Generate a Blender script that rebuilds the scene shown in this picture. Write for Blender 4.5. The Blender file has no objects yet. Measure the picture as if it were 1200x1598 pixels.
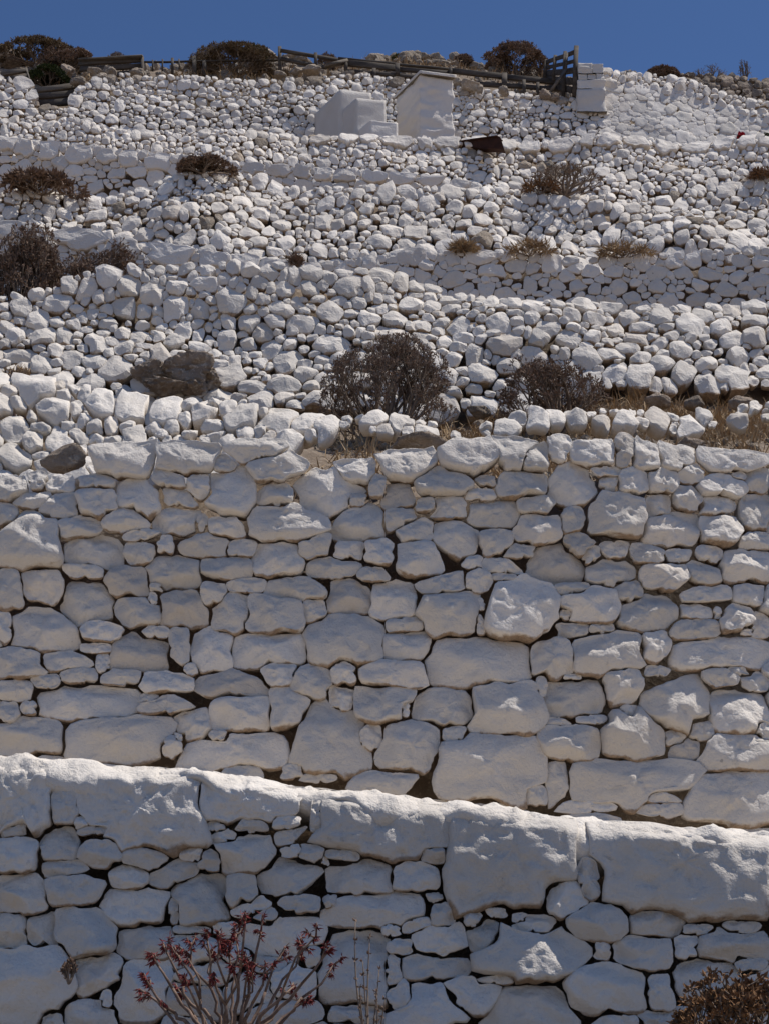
import bpy, math, random
import numpy as np

R = math.radians
scene = bpy.context.scene
COL = scene.collection

# ------------------------------------------------------------------ camera, sky, sun, exposure
PITCH, VFOV, CAMZ = R(22.0), R(36.0), 1.6
cam = bpy.data.cameras.new('camera')
cam.sensor_fit = 'VERTICAL'
cam.angle = VFOV
cam.clip_end = 9000
camo = bpy.data.objects.new('camera', cam)
camo.location = (0, 0, CAMZ)
camo.rotation_euler = (math.pi / 2 + PITCH, 0, 0)
COL.objects.link(camo)
scene.camera = camo

SUN_DIR = np.array([0.43, 0.055, 0.90]); SUN_DIR /= np.linalg.norm(SUN_DIR)
SUN_EL = math.asin(SUN_DIR[2]); SUN_AZ = math.atan2(SUN_DIR[0], SUN_DIR[1])
world = bpy.data.worlds.new('World'); scene.world = world
world.use_nodes = True
nt = world.node_tree; nt.nodes.clear()
wo = nt.nodes.new('ShaderNodeOutputWorld'); bg = nt.nodes.new('ShaderNodeBackground')
sky = nt.nodes.new('ShaderNodeTexSky'); sky.sky_type = 'NISHITA'; sky.sun_disc = False
sky.sun_elevation = SUN_EL; sky.sun_rotation = SUN_AZ
sky.altitude = 200; sky.air_density = 0.6; sky.dust_density = 0.0; sky.ozone_density = 9.0
bg.inputs['Strength'].default_value = 0.12
nt.links.new(sky.outputs[0], bg.inputs['Color']); nt.links.new(bg.outputs[0], wo.inputs['Surface'])

sun = bpy.data.lights.new('sun', 'SUN'); sun.energy = 4.9; sun.angle = R(0.53); sun.color = (1.0, 0.95, 0.88)
suno = bpy.data.objects.new('sun', sun); COL.objects.link(suno)
from mathutils import Vector
suno.rotation_euler = Vector(-SUN_DIR).to_track_quat('-Z', 'Y').to_euler()
suno.location = tuple(SUN_DIR * 60)

scene.view_settings.view_transform = 'Standard'
scene.view_settings.look = 'None'
scene.view_settings.exposure = 0.0
scene.view_settings.gamma = 1
scene.view_settings.use_curve_mapping = False

# ------------------------------------------------------------------ projection helpers (metres <-> photograph)
F = 799 / math.tan(VFOV / 2)
CAM = np.array([0, 0, CAMZ])
FW = np.array([0, math.cos(PITCH), math.sin(PITCH)]); UP = np.array([0, -math.sin(PITCH), math.cos(PITCH)])
RT = np.array([1.0, 0, 0])

def ray(x, y):
    x = np.asarray(x, float); y = np.asarray(y, float)
    return FW + ((x - 600) / F)[..., None] * RT + ((799 - y) / F)[..., None] * UP

def at(x, y, Y):
    d = ray(x, y)
    return CAM + d * (np.asarray(Y, float) / d[..., 1])[..., None]

def mpp(y, Y):
    d = ray(600, y); return float(Y / d[1] / F)      # metres in one photograph pixel at distance Y

class Plane:
    """a wall face: a battered plane, optionally swinging away to one side"""
    def __init__(s, x0, y0, Y0, yaw, batter, curve=0.0, cx=500.0, cw=700.0, und=0.0, uf=.9):
        s.p = at(x0, y0, Y0); a, b = R(yaw), R(batter)
        s.n = np.array([math.sin(a) * math.cos(b), -math.cos(a) * math.cos(b), math.sin(b)])
        s.curve, s.cx, s.cw, s.und, s.uf = curve, cx, cw, und, uf
    def __call__(s, x, y):
        x = np.asarray(x, float); y = np.asarray(y, float)
        d = ray(x, y)
        t = ((s.p - CAM) @ s.n) / (d @ s.n)
        if s.curve:
            k = np.clip((x - s.cx) / s.cw, 0, 1.6)
            t = t * (1 + s.curve * k * k)
        P = CAM + d * t[..., None]
        if s.und: P = P + s.n * (fbm(P * s.uf, 2, 77) * s.und)[..., None]
        return P
    def frame(s, x, y):
        p = s(x, y); ex = s(x + 4, y) - p; ey = s(x, y - 4) - p
        n = np.cross(ex, ey); n /= np.linalg.norm(n)
        return p, n, np.linalg.norm(ex) / 4, np.linalg.norm(ey) / 4
    def at_z(s, x, z):
        lo, hi = -400.0, 5000.0
        for _ in range(50):
            m = (lo + hi) / 2
            d = ray(x, m)
            if d[1] < 0.05 or s(x, m)[2] < z: hi = m
            else: lo = m
        return lo

def poly(pts):
    xs = [p[0] for p in pts]; ys = [p[1] for p in pts]
    return lambda x: np.interp(x, xs, ys)

# ------------------------------------------------------------------ noise
def _h(ix, iy, iz, s):
    h = (ix * 374761393 + iy * 668265263 + iz * 1274126177 + s * 974634497) & 0xFFFFFFFF
    h = ((h ^ (h >> 13)) * 1103515245) & 0xFFFFFFFF
    h = ((h ^ (h >> 16)) * 668265263) & 0xFFFFFFFF
    return ((h >> 8) & 0xFFFF) / 65535.0

def vnoise(P, s=0):
    P = np.asarray(P, float); I = np.floor(P).astype(np.int64); f = P - I; f = f * f * (3 - 2 * f)
    ix, iy, iz = I[..., 0], I[..., 1], I[..., 2]; fx, fy, fz = f[..., 0], f[..., 1], f[..., 2]
    r = 0
    for dx in (0, 1):
        for dy in (0, 1):
            for dz in (0, 1):
                r = r + _h(ix + dx, iy + dy, iz + dz, s) * (fx if dx else 1 - fx) * (fy if dy else 1 - fy) * (fz if dz else 1 - fz)
    return r * 2 - 1

def fbm(P, octaves=3, s=0):
    P = np.asarray(P, float); a, r = 1.0, 0
    for o in range(octaves):
        r = r + a * vnoise(P * (2.03 ** o) + 17.3 * o, s + o); a *= 0.5
    return r

# ------------------------------------------------------------------ object helpers
def mesh_obj(name, V, faces, mat, parent=None, smooth=True, loc=None, attr=None):
    """faces: list of (n,k) int arrays"""
    V = np.asarray(V, float)
    if loc is None: loc = np.zeros(3)
    loc = np.asarray(loc, float)
    me = bpy.data.meshes.new(name)
    faces = [np.asarray(f, np.int32) for f in faces if len(f)]
    nl = sum(f.size for f in faces); nf = sum(len(f) for f in faces)
    me.vertices.add(len(V)); me.vertices.foreach_set('co', (V - loc).astype(np.float32).ravel())
    me.loops.add(nl); me.polygons.add(nf)
    me.loops.foreach_set('vertex_index', np.concatenate([f.ravel() for f in faces]))
    tot = np.concatenate([np.full(len(f), f.shape[1], np.int32) for f in faces])
    st = np.concatenate([[0], np.cumsum(tot)[:-1]]).astype(np.int32)
    me.polygons.foreach_set('loop_start', st); me.polygons.foreach_set('loop_total', tot)
    me.update(calc_edges=True); me.validate()
    me.polygons.foreach_set('use_smooth', np.full(len(me.polygons), bool(smooth)))
    if attr is not None:
        at_ = me.attributes.new('bare', 'FLOAT', 'POINT'); at_.data.foreach_set('value', np.asarray(attr, np.float32))
    if mat: me.materials.append(mat)
    o = bpy.data.objects.new(name, me); COL.objects.link(o)
    if parent is not None:
        o.parent = parent; loc = loc - np.array(parent.location)
    o.location = tuple(loc)
    return o

def tag(o, label=None, cat=None, group=None, kind=None):
    if label: o['label'] = label
    if cat: o['category'] = cat
    if group: o['group'] = group
    if kind: o['kind'] = kind
    return o

def thing(name, label, cat, loc, group=None):
    o = bpy.data.objects.new(name, None); o.empty_display_size = 0.1
    COL.objects.link(o); o.location = tuple(float(c) for c in loc)
    return tag(o, label, cat, group, 'thing')

class MB:
    """collects triangles and quads into one mesh"""
    def __init__(s): s.V = []; s.T = []; s.Q = []; s.n = 0
    def add(s, V, T=(), Q=()):
        V = np.asarray(V, float).reshape(-1, 3)
        if len(T): s.T.append(np.asarray(T, int).reshape(-1, 3) + s.n)
        if len(Q): s.Q.append(np.asarray(Q, int).reshape(-1, 4) + s.n)
        s.V.append(V); s.n += len(V)
    def build(s, name, mat, parent=None, smooth=True, loc=None):
        fs = []
        if s.T: fs.append(np.concatenate(s.T))
        if s.Q: fs.append(np.concatenate(s.Q))
        return mesh_obj(name, np.concatenate(s.V), fs, mat, parent, smooth, loc if loc is not None else (np.array(parent.location) if parent else None))
    def tube(s, pts, rad, k=4, caps=True):
        pts = np.asarray(pts, float); n = len(pts)
        rad = np.broadcast_to(np.asarray(rad, float), (n,))
        d = np.gradient(pts, axis=0); d /= np.linalg.norm(d, axis=1)[:, None] + 1e-9
        ref = np.array([0.31, 0.93, 0.2]) if abs(d[0] @ [0.31, .93, .2]) < .8 else np.array([1.0, 0, 0])
        a = np.cross(d, ref); a /= np.linalg.norm(a, axis=1)[:, None] + 1e-9; b = np.cross(d, a)
        th = np.arange(k) * 2 * math.pi / k
        V = pts[:, None] + rad[:, None, None] * (np.cos(th)[None, :, None] * a[:, None] + np.sin(th)[None, :, None] * b[:, None])
        Q = [(i * k + j, i * k + (j + 1) % k, (i + 1) * k + (j + 1) % k, (i + 1) * k + j) for i in range(n - 1) for j in range(k)]
        V = V.reshape(-1, 3); T = []
        if caps:
            V = np.vstack([V, pts[0], pts[-1]])
            T = [(n * k, (j + 1) % k, j) for j in range(k)] + [(n * k + 1, (n - 1) * k + j, (n - 1) * k + (j + 1) % k) for j in range(k)]
        s.add(V, T, Q)
    def bar(s, p, q, w, h, up=(0, 0, 1), rough=0.0, seed=0):
        """a plank from p to q, w wide across, h high"""
        p = np.asarray(p, float); q = np.asarray(q, float); d = q - p; L = np.linalg.norm(d); d /= L
        up = np.asarray(up, float); sd = np.cross(d, up); sd /= np.linalg.norm(sd); u = np.cross(sd, d)
        m = max(2, int(L / 0.35) + 1); rng = np.random.default_rng(seed)
        bev = 0.16
        prof = [(-1 + bev, -1), (1 - bev, -1), (1, -1 + bev), (1, 1 - bev), (1 - bev, 1), (-1 + bev, 1), (-1, 1 - bev), (-1, -1 + bev)]
        V = []
        for i in range(m):
            c = p + d * L * i / (m - 1) + (u * rng.normal() + sd * rng.normal()) * rough
            for (a, b) in prof: V.append(c + sd * a * w / 2 * (1 + rng.normal() * .03) + u * b * h / 2 * (1 + rng.normal() * .03))
        k = 8
        Q = [(i * k + j, i * k + (j + 1) % k, (i + 1) * k + (j + 1) % k, (i + 1) * k + j) for i in range(m - 1) for j in range(k)]
        V += [p, q]
        T = [(m * k, (j + 1) % k, j) for j in range(k)] + [(m * k + 1, (m - 1) * k + j, (m - 1) * k + (j + 1) % k) for j in range(k)]
        s.add(V, T, Q)

# ------------------------------------------------------------------ materials
def new_mat(name, rough=0.9):
    m = bpy.data.materials.new(name); m.use_nodes = True
    n = m.node_tree; n.nodes.clear()
    out = n.nodes.new('ShaderNodeOutputMaterial'); b = n.nodes.new('ShaderNodeBsdfPrincipled')
    b.inputs['Roughness'].default_value = rough; b.inputs['Specular IOR Level'].default_value = 0.2
    n.links.new(b.outputs[0], out.inputs['Surface'])
    return m, n, b

def N(n, t, **kw):
    o = n.nodes.new('ShaderNode' + t)
    for k, v in kw.items():
        if k in o.inputs: o.inputs[k].default_value = v
        else: setattr(o, k, v)
    return o

def noise(n, co, scale, detail=4, rough=.55, dist=0.0):
    t = N(n, 'TexNoise'); t.inputs['Scale'].default_value = scale; t.inputs['Detail'].default_value = detail
    t.inputs['Roughness'].default_value = rough; t.inputs['Distortion'].default_value = dist
    n.links.new(co, t.inputs['Vector']); return t.outputs['Fac']

def ramp(n, fac, lo, hi, a=0.0, b=1.0):
    t = N(n, 'MapRange'); t.clamp = True; t.interpolation_type = 'SMOOTHSTEP'
    for k, v in (('From Min', lo), ('From Max', hi), ('To Min', a), ('To Max', b)): t.inputs[k].default_value = v
    n.links.new(fac, t.inputs['Value']); return t.outputs[0]

def mix(n, fac, a, b, mode='MIX'):
    t = N(n, 'Mix'); t.data_type = 'RGBA'; t.blend_type = mode
    for sock, v in ((t.inputs[0], fac), (t.inputs[6], a), (t.inputs[7], b)):
        if isinstance(v, (int, float)): sock.default_value = v
        elif isinstance(v, tuple): sock.default_value = (*v, 1) if len(v) == 3 else v
        else: n.links.new(v, sock)
    return t.outputs[2]

def math_(n, op, a, b=0.0):
    t = N(n, 'Math'); t.operation = op
    for i, v in enumerate((a, b)):
        if isinstance(v, (int, float)): t.inputs[i].default_value = v
        else: n.links.new(v, t.inputs[i])
    return t.outputs[0]

def world_co(n):
    return N(n, 'NewGeometry').outputs['Position']

def bump(n, b, parts):
    """parts: list of (height socket, distance in metres)"""
    prev = None
    for h, d in parts:
        t = N(n, 'Bump'); t.inputs['Strength'].default_value = 1.0; t.inputs['Distance'].default_value = d
        n.links.new(h, t.inputs['Height'])
        if prev is not None: n.links.new(prev, t.inputs['Normal'])
        prev = t.outputs[0]
    n.links.new(prev, b.inputs['Normal'])

def whitewash(name, white=(.78, .765, .74), scale=1.0, stain=0.5, bump_s=1.0, bare=(.38, .275, .19), bare_on=1.0):
    m, n, b = new_mat(name, .88)
    co = world_co(n)
    rnd = N(n, 'ObjectInfo').outputs['Random']
    big = noise(n, co, 2.3 / scale, 5, .6)
    mid = noise(n, co, 11 / scale, 5, .6)
    fine = noise(n, co, 60 / scale, 4, .6)
    c = mix(n, ramp(n, big, .35, .7), white, tuple(v * f for v, f in zip(white, (.94, .925, .90))))
    c = mix(n, ramp(n, mid, .52, .75, 0, .55 * stain), c, (.58, .53, .47))
    c = mix(n, ramp(n, noise(n, co, 30 / scale, 3, .7), .66, .74, 0, .6 * stain), c, (.42, .36, .30))
    c = mix(n, ramp(n, rnd, .86, 1.0, 0, .30), c, (.50, .41, .32))
    tone = ramp(n, math_(n, 'FRACT', math_(n, 'MULTIPLY', rnd, 7.31)), 0, 1, .85, 1.06)
    hsv = N(n, 'HueSaturation'); n.links.new(c, hsv.inputs['Color']); n.links.new(tone, hsv.inputs['Value'])
    c = hsv.outputs[0]
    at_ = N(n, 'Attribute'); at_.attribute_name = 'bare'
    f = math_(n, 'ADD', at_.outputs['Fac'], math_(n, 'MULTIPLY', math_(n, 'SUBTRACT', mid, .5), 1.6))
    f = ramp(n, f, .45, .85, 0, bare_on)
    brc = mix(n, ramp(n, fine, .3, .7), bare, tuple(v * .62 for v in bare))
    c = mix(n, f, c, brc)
    pits = ramp(n, noise(n, co, 24 / scale, 2, .5), .765, .79)
    c = mix(n, math_(n, 'MULTIPLY', pits, .8 * stain), c, (.10, .08, .06))
    n.links.new(c, b.inputs['Base Color'])
    bump(n, b, [(mid, .013 * bump_s * scale), (fine, .009 * bump_s * scale), (noise(n, co, 220 / scale, 2, .5), .0022 * bump_s * scale)])
    return m

def rocky(name, c1, c2, c3, scale=1.0, bump_s=1.0):
    m, n, b = new_mat(name, .95)
    co = world_co(n); rnd = N(n, 'ObjectInfo').outputs['Random']
    big = noise(n, co, 4 / scale, 5, .6); mid = noise(n, co, 16 / scale, 6, .65); fine = noise(n, co, 70 / scale, 4, .6)
    c = mix(n, ramp(n, big, .35, .65), c1, c2)
    c = mix(n, ramp(n, mid, .5, .66), c, c3)
    hsv = N(n, 'HueSaturation'); n.links.new(c, hsv.inputs['Color']); n.links.new(ramp(n, rnd, 0, 1, .75, 1.2), hsv.inputs['Value'])
    n.links.new(hsv.outputs[0], b.inputs['Base Color'])
    bump(n, b, [(mid, .05 * bump_s * scale), (fine, .016 * bump_s * scale)])
    return m

def plain(name, c1, c2, scale=30.0, rough=.85, bump_d=0.0, trans=0.0, stretch=None):
    m, n, b = new_mat(name, rough)
    co = world_co(n)
    if stretch:
        mp = N(n, 'Mapping'); mp.inputs['Scale'].default_value = stretch; n.links.new(co, mp.inputs['Vector']); co = mp.outputs[0]
    f = noise(n, co, scale, 4, .6)
    n.links.new(mix(n, ramp(n, f, .32, .68), c1, c2), b.inputs['Base Color'])
    if bump_d: bump(n, b, [(f, bump_d)])
    return m

M = {}
M['white_near'] = whitewash('whitewash_near', (.69, .638, .575), 1.0, .5, .85)
M['white_mid'] = whitewash('whitewash_mid', (.70, .648, .585), 1.0, .6, .8)
M['white_far'] = whitewash('whitewash_far', (.735, .68, .615), 1.2, .65, .7)
M['plaster'] = whitewash('whitewash_plaster', (.71, .665, .61), 1.4, .35, .5, bare_on=0.0)
M['bare_tan'] = rocky('bare_tan_stone', (.42, .34, .26), (.30, .25, .20), (.52, .45, .37))
M['bare_grey'] = rocky('bare_grey_rock', (.40, .315, .245), (.22, .17, .13), (.54, .455, .37), .6, 1.3)
M['dark_stone'] = rocky('dark_weathered_stone', (.36, .285, .22), (.23, .185, .145), (.46, .38, .30))
M['dirt'] = rocky('dry_dirt', (.31, .235, .17), (.21, .16, .118), (.43, .35, .27), .6, .5)
M['path'] = rocky('pale_path_stone', (.24, .205, .165), (.18, .15, .12), (.32, .275, .225), 1.5, .3)
M['bounce_paving'] = rocky('warm_bounce_paving', (.66, .575, .47), (.60, .51, .41), (.70, .63, .54), 1.5, .3)  # unseen strip, added pale to bounce warm light onto the tall wall
M['wood'] = plain('weathered_dark_wood', (.055, .045, .038), (.105, .088, .072), 14, .85, .004, stretch=(.25, 1, 1))
M['wood_grey'] = plain('weathered_grey_wood', (.16, .135, .11), (.09, .075, .06), 14, .85, .004, stretch=(.25, 1, 1))
M['rust'] = plain('rusted_beam_paint', (.028, .012, .009), (.055, .022, .014), 9, .8, .003)
M['twig'] = plain('dry_twig_bark', (.25, .19, .145), (.14, .105, .08), 25)
M['twig_grey'] = plain('grey_twig_bark', (.24, .165, .125), (.12, .08, .062), 40)
M['leaf_brown'] = plain('withered_brown_leaf', (.25, .165, .115), (.14, .092, .065), 35)
M['leaf_rust'] = plain('withered_orange_leaf', (.26, .135, .06), (.13, .07, .036), 50)
M['leaf_dun'] = plain('withered_dun_leaf', (.20, .14, .075), (.105, .075, .042), 40)
M['leaf_red'] = plain('withered_red_leaf', (.20, .035, .032), (.11, .028, .026), 60)
M['leaf_green'] = plain('dull_green_leaf', (.05, .065, .016), (.022, .032, .012), 20)
M['leaf_olive'] = plain('olive_green_leaf', (.10, .105, .03), (.06, .06, .022), 20)
M['straw'] = plain('dry_straw', (.46, .33, .19), (.28, .19, .11), 12)
M['petal'] = plain('red_petal', (.45, .02, .04), (.30, .015, .03), 60)

# ------------------------------------------------------------------ stones
def in_metric(dx, dy, a, b, rot, p=3.2):
    c, s = np.cos(rot), np.sin(rot)
    u = np.abs(dx * c + dy * s) / a; v = np.abs(-dx * s + dy * c) / b
    return (u ** p + v ** p) ** (1 / p)

def pack(rng, top, bot, x0, x1, size, seeds=(), tries=5000, asp=(1.0, 2.3), tight=.71, big=.03, smin=.38, rot=.25, hole=1.7, sd=.32, smax=2.1):
    """dart throwing: a few large stones, then middling ones, then small ones in the holes; size(x, y) is the middling width in photograph pixels"""
    A = np.zeros((len(seeds) + tries, 5))
    for i, s in enumerate(seeds): A[i] = s
    n = len(seeds)
    nb, nm = int(tries * big), int(tries * .55)
    for k in range(tries):
        x = rng.uniform(x0, x1); yt, yb = float(top(x)), float(bot(x))
        if yb - yt < 3: continue
        y = rng.uniform(yt, yb)
        w = rng.uniform(1.5, smax) if k < nb else (float(np.clip(rng.lognormal(0, sd), .6, 1.7)) if k < nm else rng.uniform(smin, .62))
        if len(seeds) > 40: w = rng.uniform(.5, 1.0) if k < nm else rng.uniform(smin, .5)
        W = w * size(x, y); r = rng.uniform(*asp)
        a = W / 2 * math.sqrt(r / 1.4); b = W / 2 / math.sqrt(r * 1.4) * 1.1
        if y - b * .8 < yt: y = yt + b * .8
        if y > yb: continue
        ro = rng.normal() * rot
        if n:
            q = (((A[:n, 0] - x) / (A[:n, 2] + a)) ** 2 + ((A[:n, 1] - y) / (A[:n, 3] + b)) ** 2)
            if q.min() < tight * tight: continue
            if k >= nm or len(seeds) > 40:
                if in_metric(x - A[:n, 0], y - A[:n, 1], A[:n, 2], A[:n, 3], A[:n, 4]).min() < hole: continue
        A[n] = (x, y, a, b, ro); n += 1
    return A[:n]

def stone_meshes(surf, S, rng, K=32, RN=8, gap=1.6, lim=1.6, relief=.5, tilt=.2, facets=5, q=7.0, rough=.05, fine=0.0, kk=45.0, cut=1, lean=None, under=.6, chamfer=False, off=0.0, cham=0.0, bevel=None, proud=.15, jag=.035, bareness=1.0, seed=0, flat=1.0, topclip=None, dcap=1e9):
    """every stone of a wall: its outline is where it meets its neighbours, its face a dome cut by random planes"""
    out = []
    th = np.arange(K) * 2 * math.pi / K; ct, st = np.cos(th), np.sin(th)
    rho = 1 - (1 - np.arange(1, RN + 1) / RN) ** 1.5
    ss = np.linspace(.04, 1, 46)
    for i in range(len(S)):
        x, y, a, b, ro = S[i]
        ch_ = cham(x, y) if callable(cham) else cham; ln_ = lean(x, y) if lean else 0.0
        m_ = (np.abs(S[:, 0] - x) < (S[:, 2] + S[:, 3]) + a + b + 6) & (np.abs(S[:, 1] - y) < (S[:, 2] + S[:, 3]) + a + b + 6)
        m_[i] = False
        nb = S[m_]
        own = 1 / in_metric(ct, st, a, b, ro)                      # own radius at d = 1
        rr = ss[None, :] * own[:, None] * lim
        if len(nb):
            X = x + rr * ct[:, None]; Y = y + rr * st[:, None]
            dn = in_metric(X[..., None] - nb[:, 0], Y[..., None] - nb[:, 1], nb[:, 2], nb[:, 3], nb[:, 4]).min(-1)
            hit = dn < ss[None, :] * lim
            free = min(int(np.searchsorted(ss, 1.2 / lim)), len(ss) - 1)
            idx = np.where(hit.any(1), hit.argmax(1), free)
        else: idx = np.full(K, min(int(np.searchsorted(ss, 1.04 / lim)), len(ss) - 1))
        r = rr[np.arange(K), idx]
        ph = rng.uniform(0, 99)
        g = gap * (rng.uniform(.05, .3) + 3.2 * np.clip(fbm(np.stack([ct * 1.5 + ph, st * 1.5, ct * 0 - i], -1), 2, seed + 3) - .05, 0, 1)) * (1 + .55 * st * under)
        r = np.maximum(r - g, r * .55)
        for _c in range(int(rng.integers(0, cut + 1))):
            f = rng.uniform(0, 6.283); cd = ct * math.cos(f) + st * math.sin(f)
            rf = np.interp(f, th, r, period=2 * math.pi); r = np.where(cd > .15, np.minimum(r, rf * rng.uniform(.82, 1.0) / np.maximum(cd, .15)), r)
        r = .1 * np.roll(r, 1) + .8 * r + .1 * np.roll(r, -1)
        if topclip is not None:
            for _ in range(3):
                yy = topclip(x + r * ct) - (y + r * st)
                r = np.where((yy > 0) & (st < -.05), np.maximum(r + yy / np.minimum(st, -.05), 1.5), r)
        r = r * (1 + jag * fbm(np.stack([ct * 2.2 + ph, st * 2.2, ct * 0 + i], -1), 3, seed))
        if (idx < 4).mean() > .3 or r.mean() < 1.2: continue
        px = x + rho[:, None] * r * ct; py = y + rho[:, None] * r * st
        px = np.concatenate([[x], px.ravel()]); py = np.concatenate([[y], py.ravel()])
        RH = np.concatenate([[0], np.repeat(rho, K)])
        P = surf(px, py); c, n, mx, my = surf.frame(x, y)
        am, bm = r.max() * .8 * mx, np.median(r) * my
        size = min(a * mx, b * my)
        D = relief * min(size, dcap * mx) * rng.uniform(.75, 1.25)
        rx = np.abs(r * ct).max(); ry = np.abs(r * st).max()
        u = (px - x) / rx; v = (y - py) / ry
        zs = [1 + rng.normal() * tilt * u + (rng.normal() * tilt - ln_) * v,
              (1 - RH) * rng.uniform(2.2, 5.0) + .12 if chamfer else 1.15 * np.clip(1 - RH ** q, 0, 1) ** .5]
        for k in range(facets):
            f = rng.uniform(0, 2 * math.pi) if rng.random() > ch_ else rng.normal(1.35, .5)
            zs.append((rng.uniform(.35, 1.0) - (u * math.cos(f) + v * math.sin(f))) * rng.uniform(.5, 2.2) + .35)
        Z = np.stack(zs)
        z = -np.log(np.exp(-kk * Z).sum(0)) / kk
        z = np.clip(z, -.3, None) * D * flat + float(np.clip(rng.normal(), -1.2, .6)) * proud * size + off
        nz = fbm(P / size * 1.1 + seed * 3.1 + i, 4, seed) * rough * size
        if fine: nz = nz + np.minimum(fbm(P * 26 + 5.5, 3, seed + 9) * fine, fine * .35)
        env = np.clip((1 - RH) * 6, .25, 1)
        if bevel is not None:
            k_ = np.clip(1 - (py - bevel(px)) / 34.0, 0, 1.2); z = z - .15 * k_ ** 1.4; nz = nz * (1 + 1.6 * np.clip(k_, 0, 1)); env = np.maximum(env, np.clip(k_, 0, 1))
        P = P + n * (z + nz * env)[:, None]
        # sides and back
        rim = P[-K:]; mid = P[0] * .0 + c
        d1 = size * rng.uniform(.35, .55); d2 = size * rng.uniform(.9, 1.15)
        b1 = rim + (mid - rim) * .05 - n * d1; b2 = rim + (mid - rim) * .22 - n * d2; bc = (mid - n * d2 * 1.1)[None]
        V = np.vstack([P, b1, b2, bc])
        j = np.arange(K); jn = (j + 1) % K
        # image y runs down, so angles run clockwise as seen from the front
        T = [np.stack([np.zeros(K, int), 1 + jn, 1 + j], 1)]
        Q = []
        for k in range(RN + 1):
            o0 = 1 + k * K; o1 = o0 + K
            Q.append(np.stack([o0 + j, o0 + jn, o1 + jn, o1 + j], 1))
        o0 = 1 + (RN + 1) * K
        T.append(np.stack([np.full(K, len(V) - 1), o0 + j, o0 + jn], 1))
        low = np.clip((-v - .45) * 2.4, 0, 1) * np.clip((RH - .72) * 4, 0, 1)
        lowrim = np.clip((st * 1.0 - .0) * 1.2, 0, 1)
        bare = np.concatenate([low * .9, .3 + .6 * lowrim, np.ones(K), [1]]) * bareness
        out.append(dict(V=V, T=np.concatenate(T), Q=np.concatenate(Q), c=c, bare=bare, area=rx * ry, x=x, y=y))
    return out

def add_stones(wall, stones, mat, limit=300, name='stone', rest='small_stones', alt=None, rng=None, pick=None, smooth=True):
    """the stones that show largest become parts, the remainder one part"""
    vis = [s for s in stones]
    vis.sort(key=lambda s: -(s['area'] if -20 < s['x'] < 1220 else s['area'] * .02))
    for s in vis[:limit]:
        m = mat
        if alt is not None and pick is not None and pick(s['x'], s['y']): m = alt
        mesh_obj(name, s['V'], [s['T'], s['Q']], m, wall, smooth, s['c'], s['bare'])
    if len(vis) > limit:
        V, T, Q, B, o = [], [], [], [], 0
        for s in vis[limit:]:
            V.append(s['V']); T.append(s['T'] + o); Q.append(s['Q'] + o); B.append(s['bare']); o += len(s['V'])
        ob = mesh_obj(rest, np.concatenate(V), [np.concatenate(T), np.concatenate(Q)], mat, wall, smooth, np.array(wall.location), np.concatenate(B))
        ob['kind'] = 'stuff'

def trace(x0, y0, rows, sc=.5):
    r = []
    for t in rows:
        x, y, w, h = t[:4]; ro = R(t[4]) if len(t) > 4 else 0.0
        r.append((x0 + x * sc, y0 + y * sc, w * sc / 2, h * sc / 2, ro))
    return r

# ------------------------------------------------------------------ the wall faces, front to back
PL = {
    'w1': Plane(600, 1250, 6.0, -3, 0, und=.03),
    'w2': Plane(600, 800, 8.3, -1, 0.5, .045, 420, 800, und=.05),
    'bank': Plane(600, 690, 9.0, 0, 32, und=.10),
    'w3': Plane(600, 600, 11.4, 3, 20, und=.16),
    'w4': Plane(600, 440, 13.4, -5, 1),
    'w5': Plane(600, 380, 15.2, 3, 24, und=.16),
    'w6': Plane(600, 280, 17.4, -9, 0),
    'w7': Plane(600, 270, 19.2, 3, 20, und=.12),
    'w9': Plane(600, 200, 21.6, 3, 14, und=.06),
}
TOP = {
    'w1': poly([(-300, 1152), (0, 1169), (130, 1179), (300, 1190), (400, 1202), (480, 1218), (700, 1244), (900, 1267), (1200, 1290), (1500, 1312)]),
    'w2': poly([(-300, 752), (0, 745), (60, 735), (240, 742), (330, 738), (420, 730), (540, 712), (700, 712), (760, 702), (1000, 698), (1200, 706), (1500, 706)]),
    'bank': poly([(-300, 572), (0, 582), (90, 588), (180, 612), (250, 618), (340, 622), (450, 646), (520, 664), (600, 664), (700, 672), (760, 672), (830, 650), (960, 642), (1080, 634), (1200, 614), (1500, 604)]),
    'w3': poly([(-300, 455), (0, 462), (50, 458), (100, 440), (200, 432), (300, 430), (420, 430), (520, 438), (600, 425), (680, 436), (760, 462), (850, 470), (960, 462), (1080, 470), (1200, 455), (1500, 450)]),
    'w4': poly([(-300, 335), (60, 366), (130, 372), (200, 382), (300, 396), (400, 410), (480, 414), (560, 405), (640, 392), (760, 394), (900, 404), (1000, 400), (1200, 384), (1500, 380)]),
    'w5': poly([(-300, 305), (0, 300), (150, 299), (240, 286), (330, 268), (400, 266), (450, 278), (520, 292), (600, 300), (700, 304), (800, 299), (900, 303), (1000, 298), (1200, 278), (1500, 268)]),
    'w6': poly([(-300, 205), (0, 218), (60, 224), (150, 231), (270, 243), (340, 250), (420, 258), (560, 270), (640, 275), (700, 287), (760, 296), (800, 297), (1200, 280), (1500, 270)]),
    'w7': poly([(-300, 180), (0, 186), (110, 188), (200, 205), (480, 206), (620, 212), (900, 217), (1200, 222), (1500, 226)]),
    'w9': poly([(-300, 110), (0, 118), (35, 120), (60, 160), (108, 168), (118, 140), (150, 121), (200, 112), (260, 118), (330, 120), (420, 125), (500, 120), (560, 114), (620, 122), (760, 140), (850, 152), (902, 153), (903, 172), (1500, 200)]),
    'w10': poly([(900, 140), (903, 98), (940, 98), (947, 108), (1000, 114), (1060, 120), (1110, 137), (1200, 160), (1500, 215)]),
}

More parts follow.
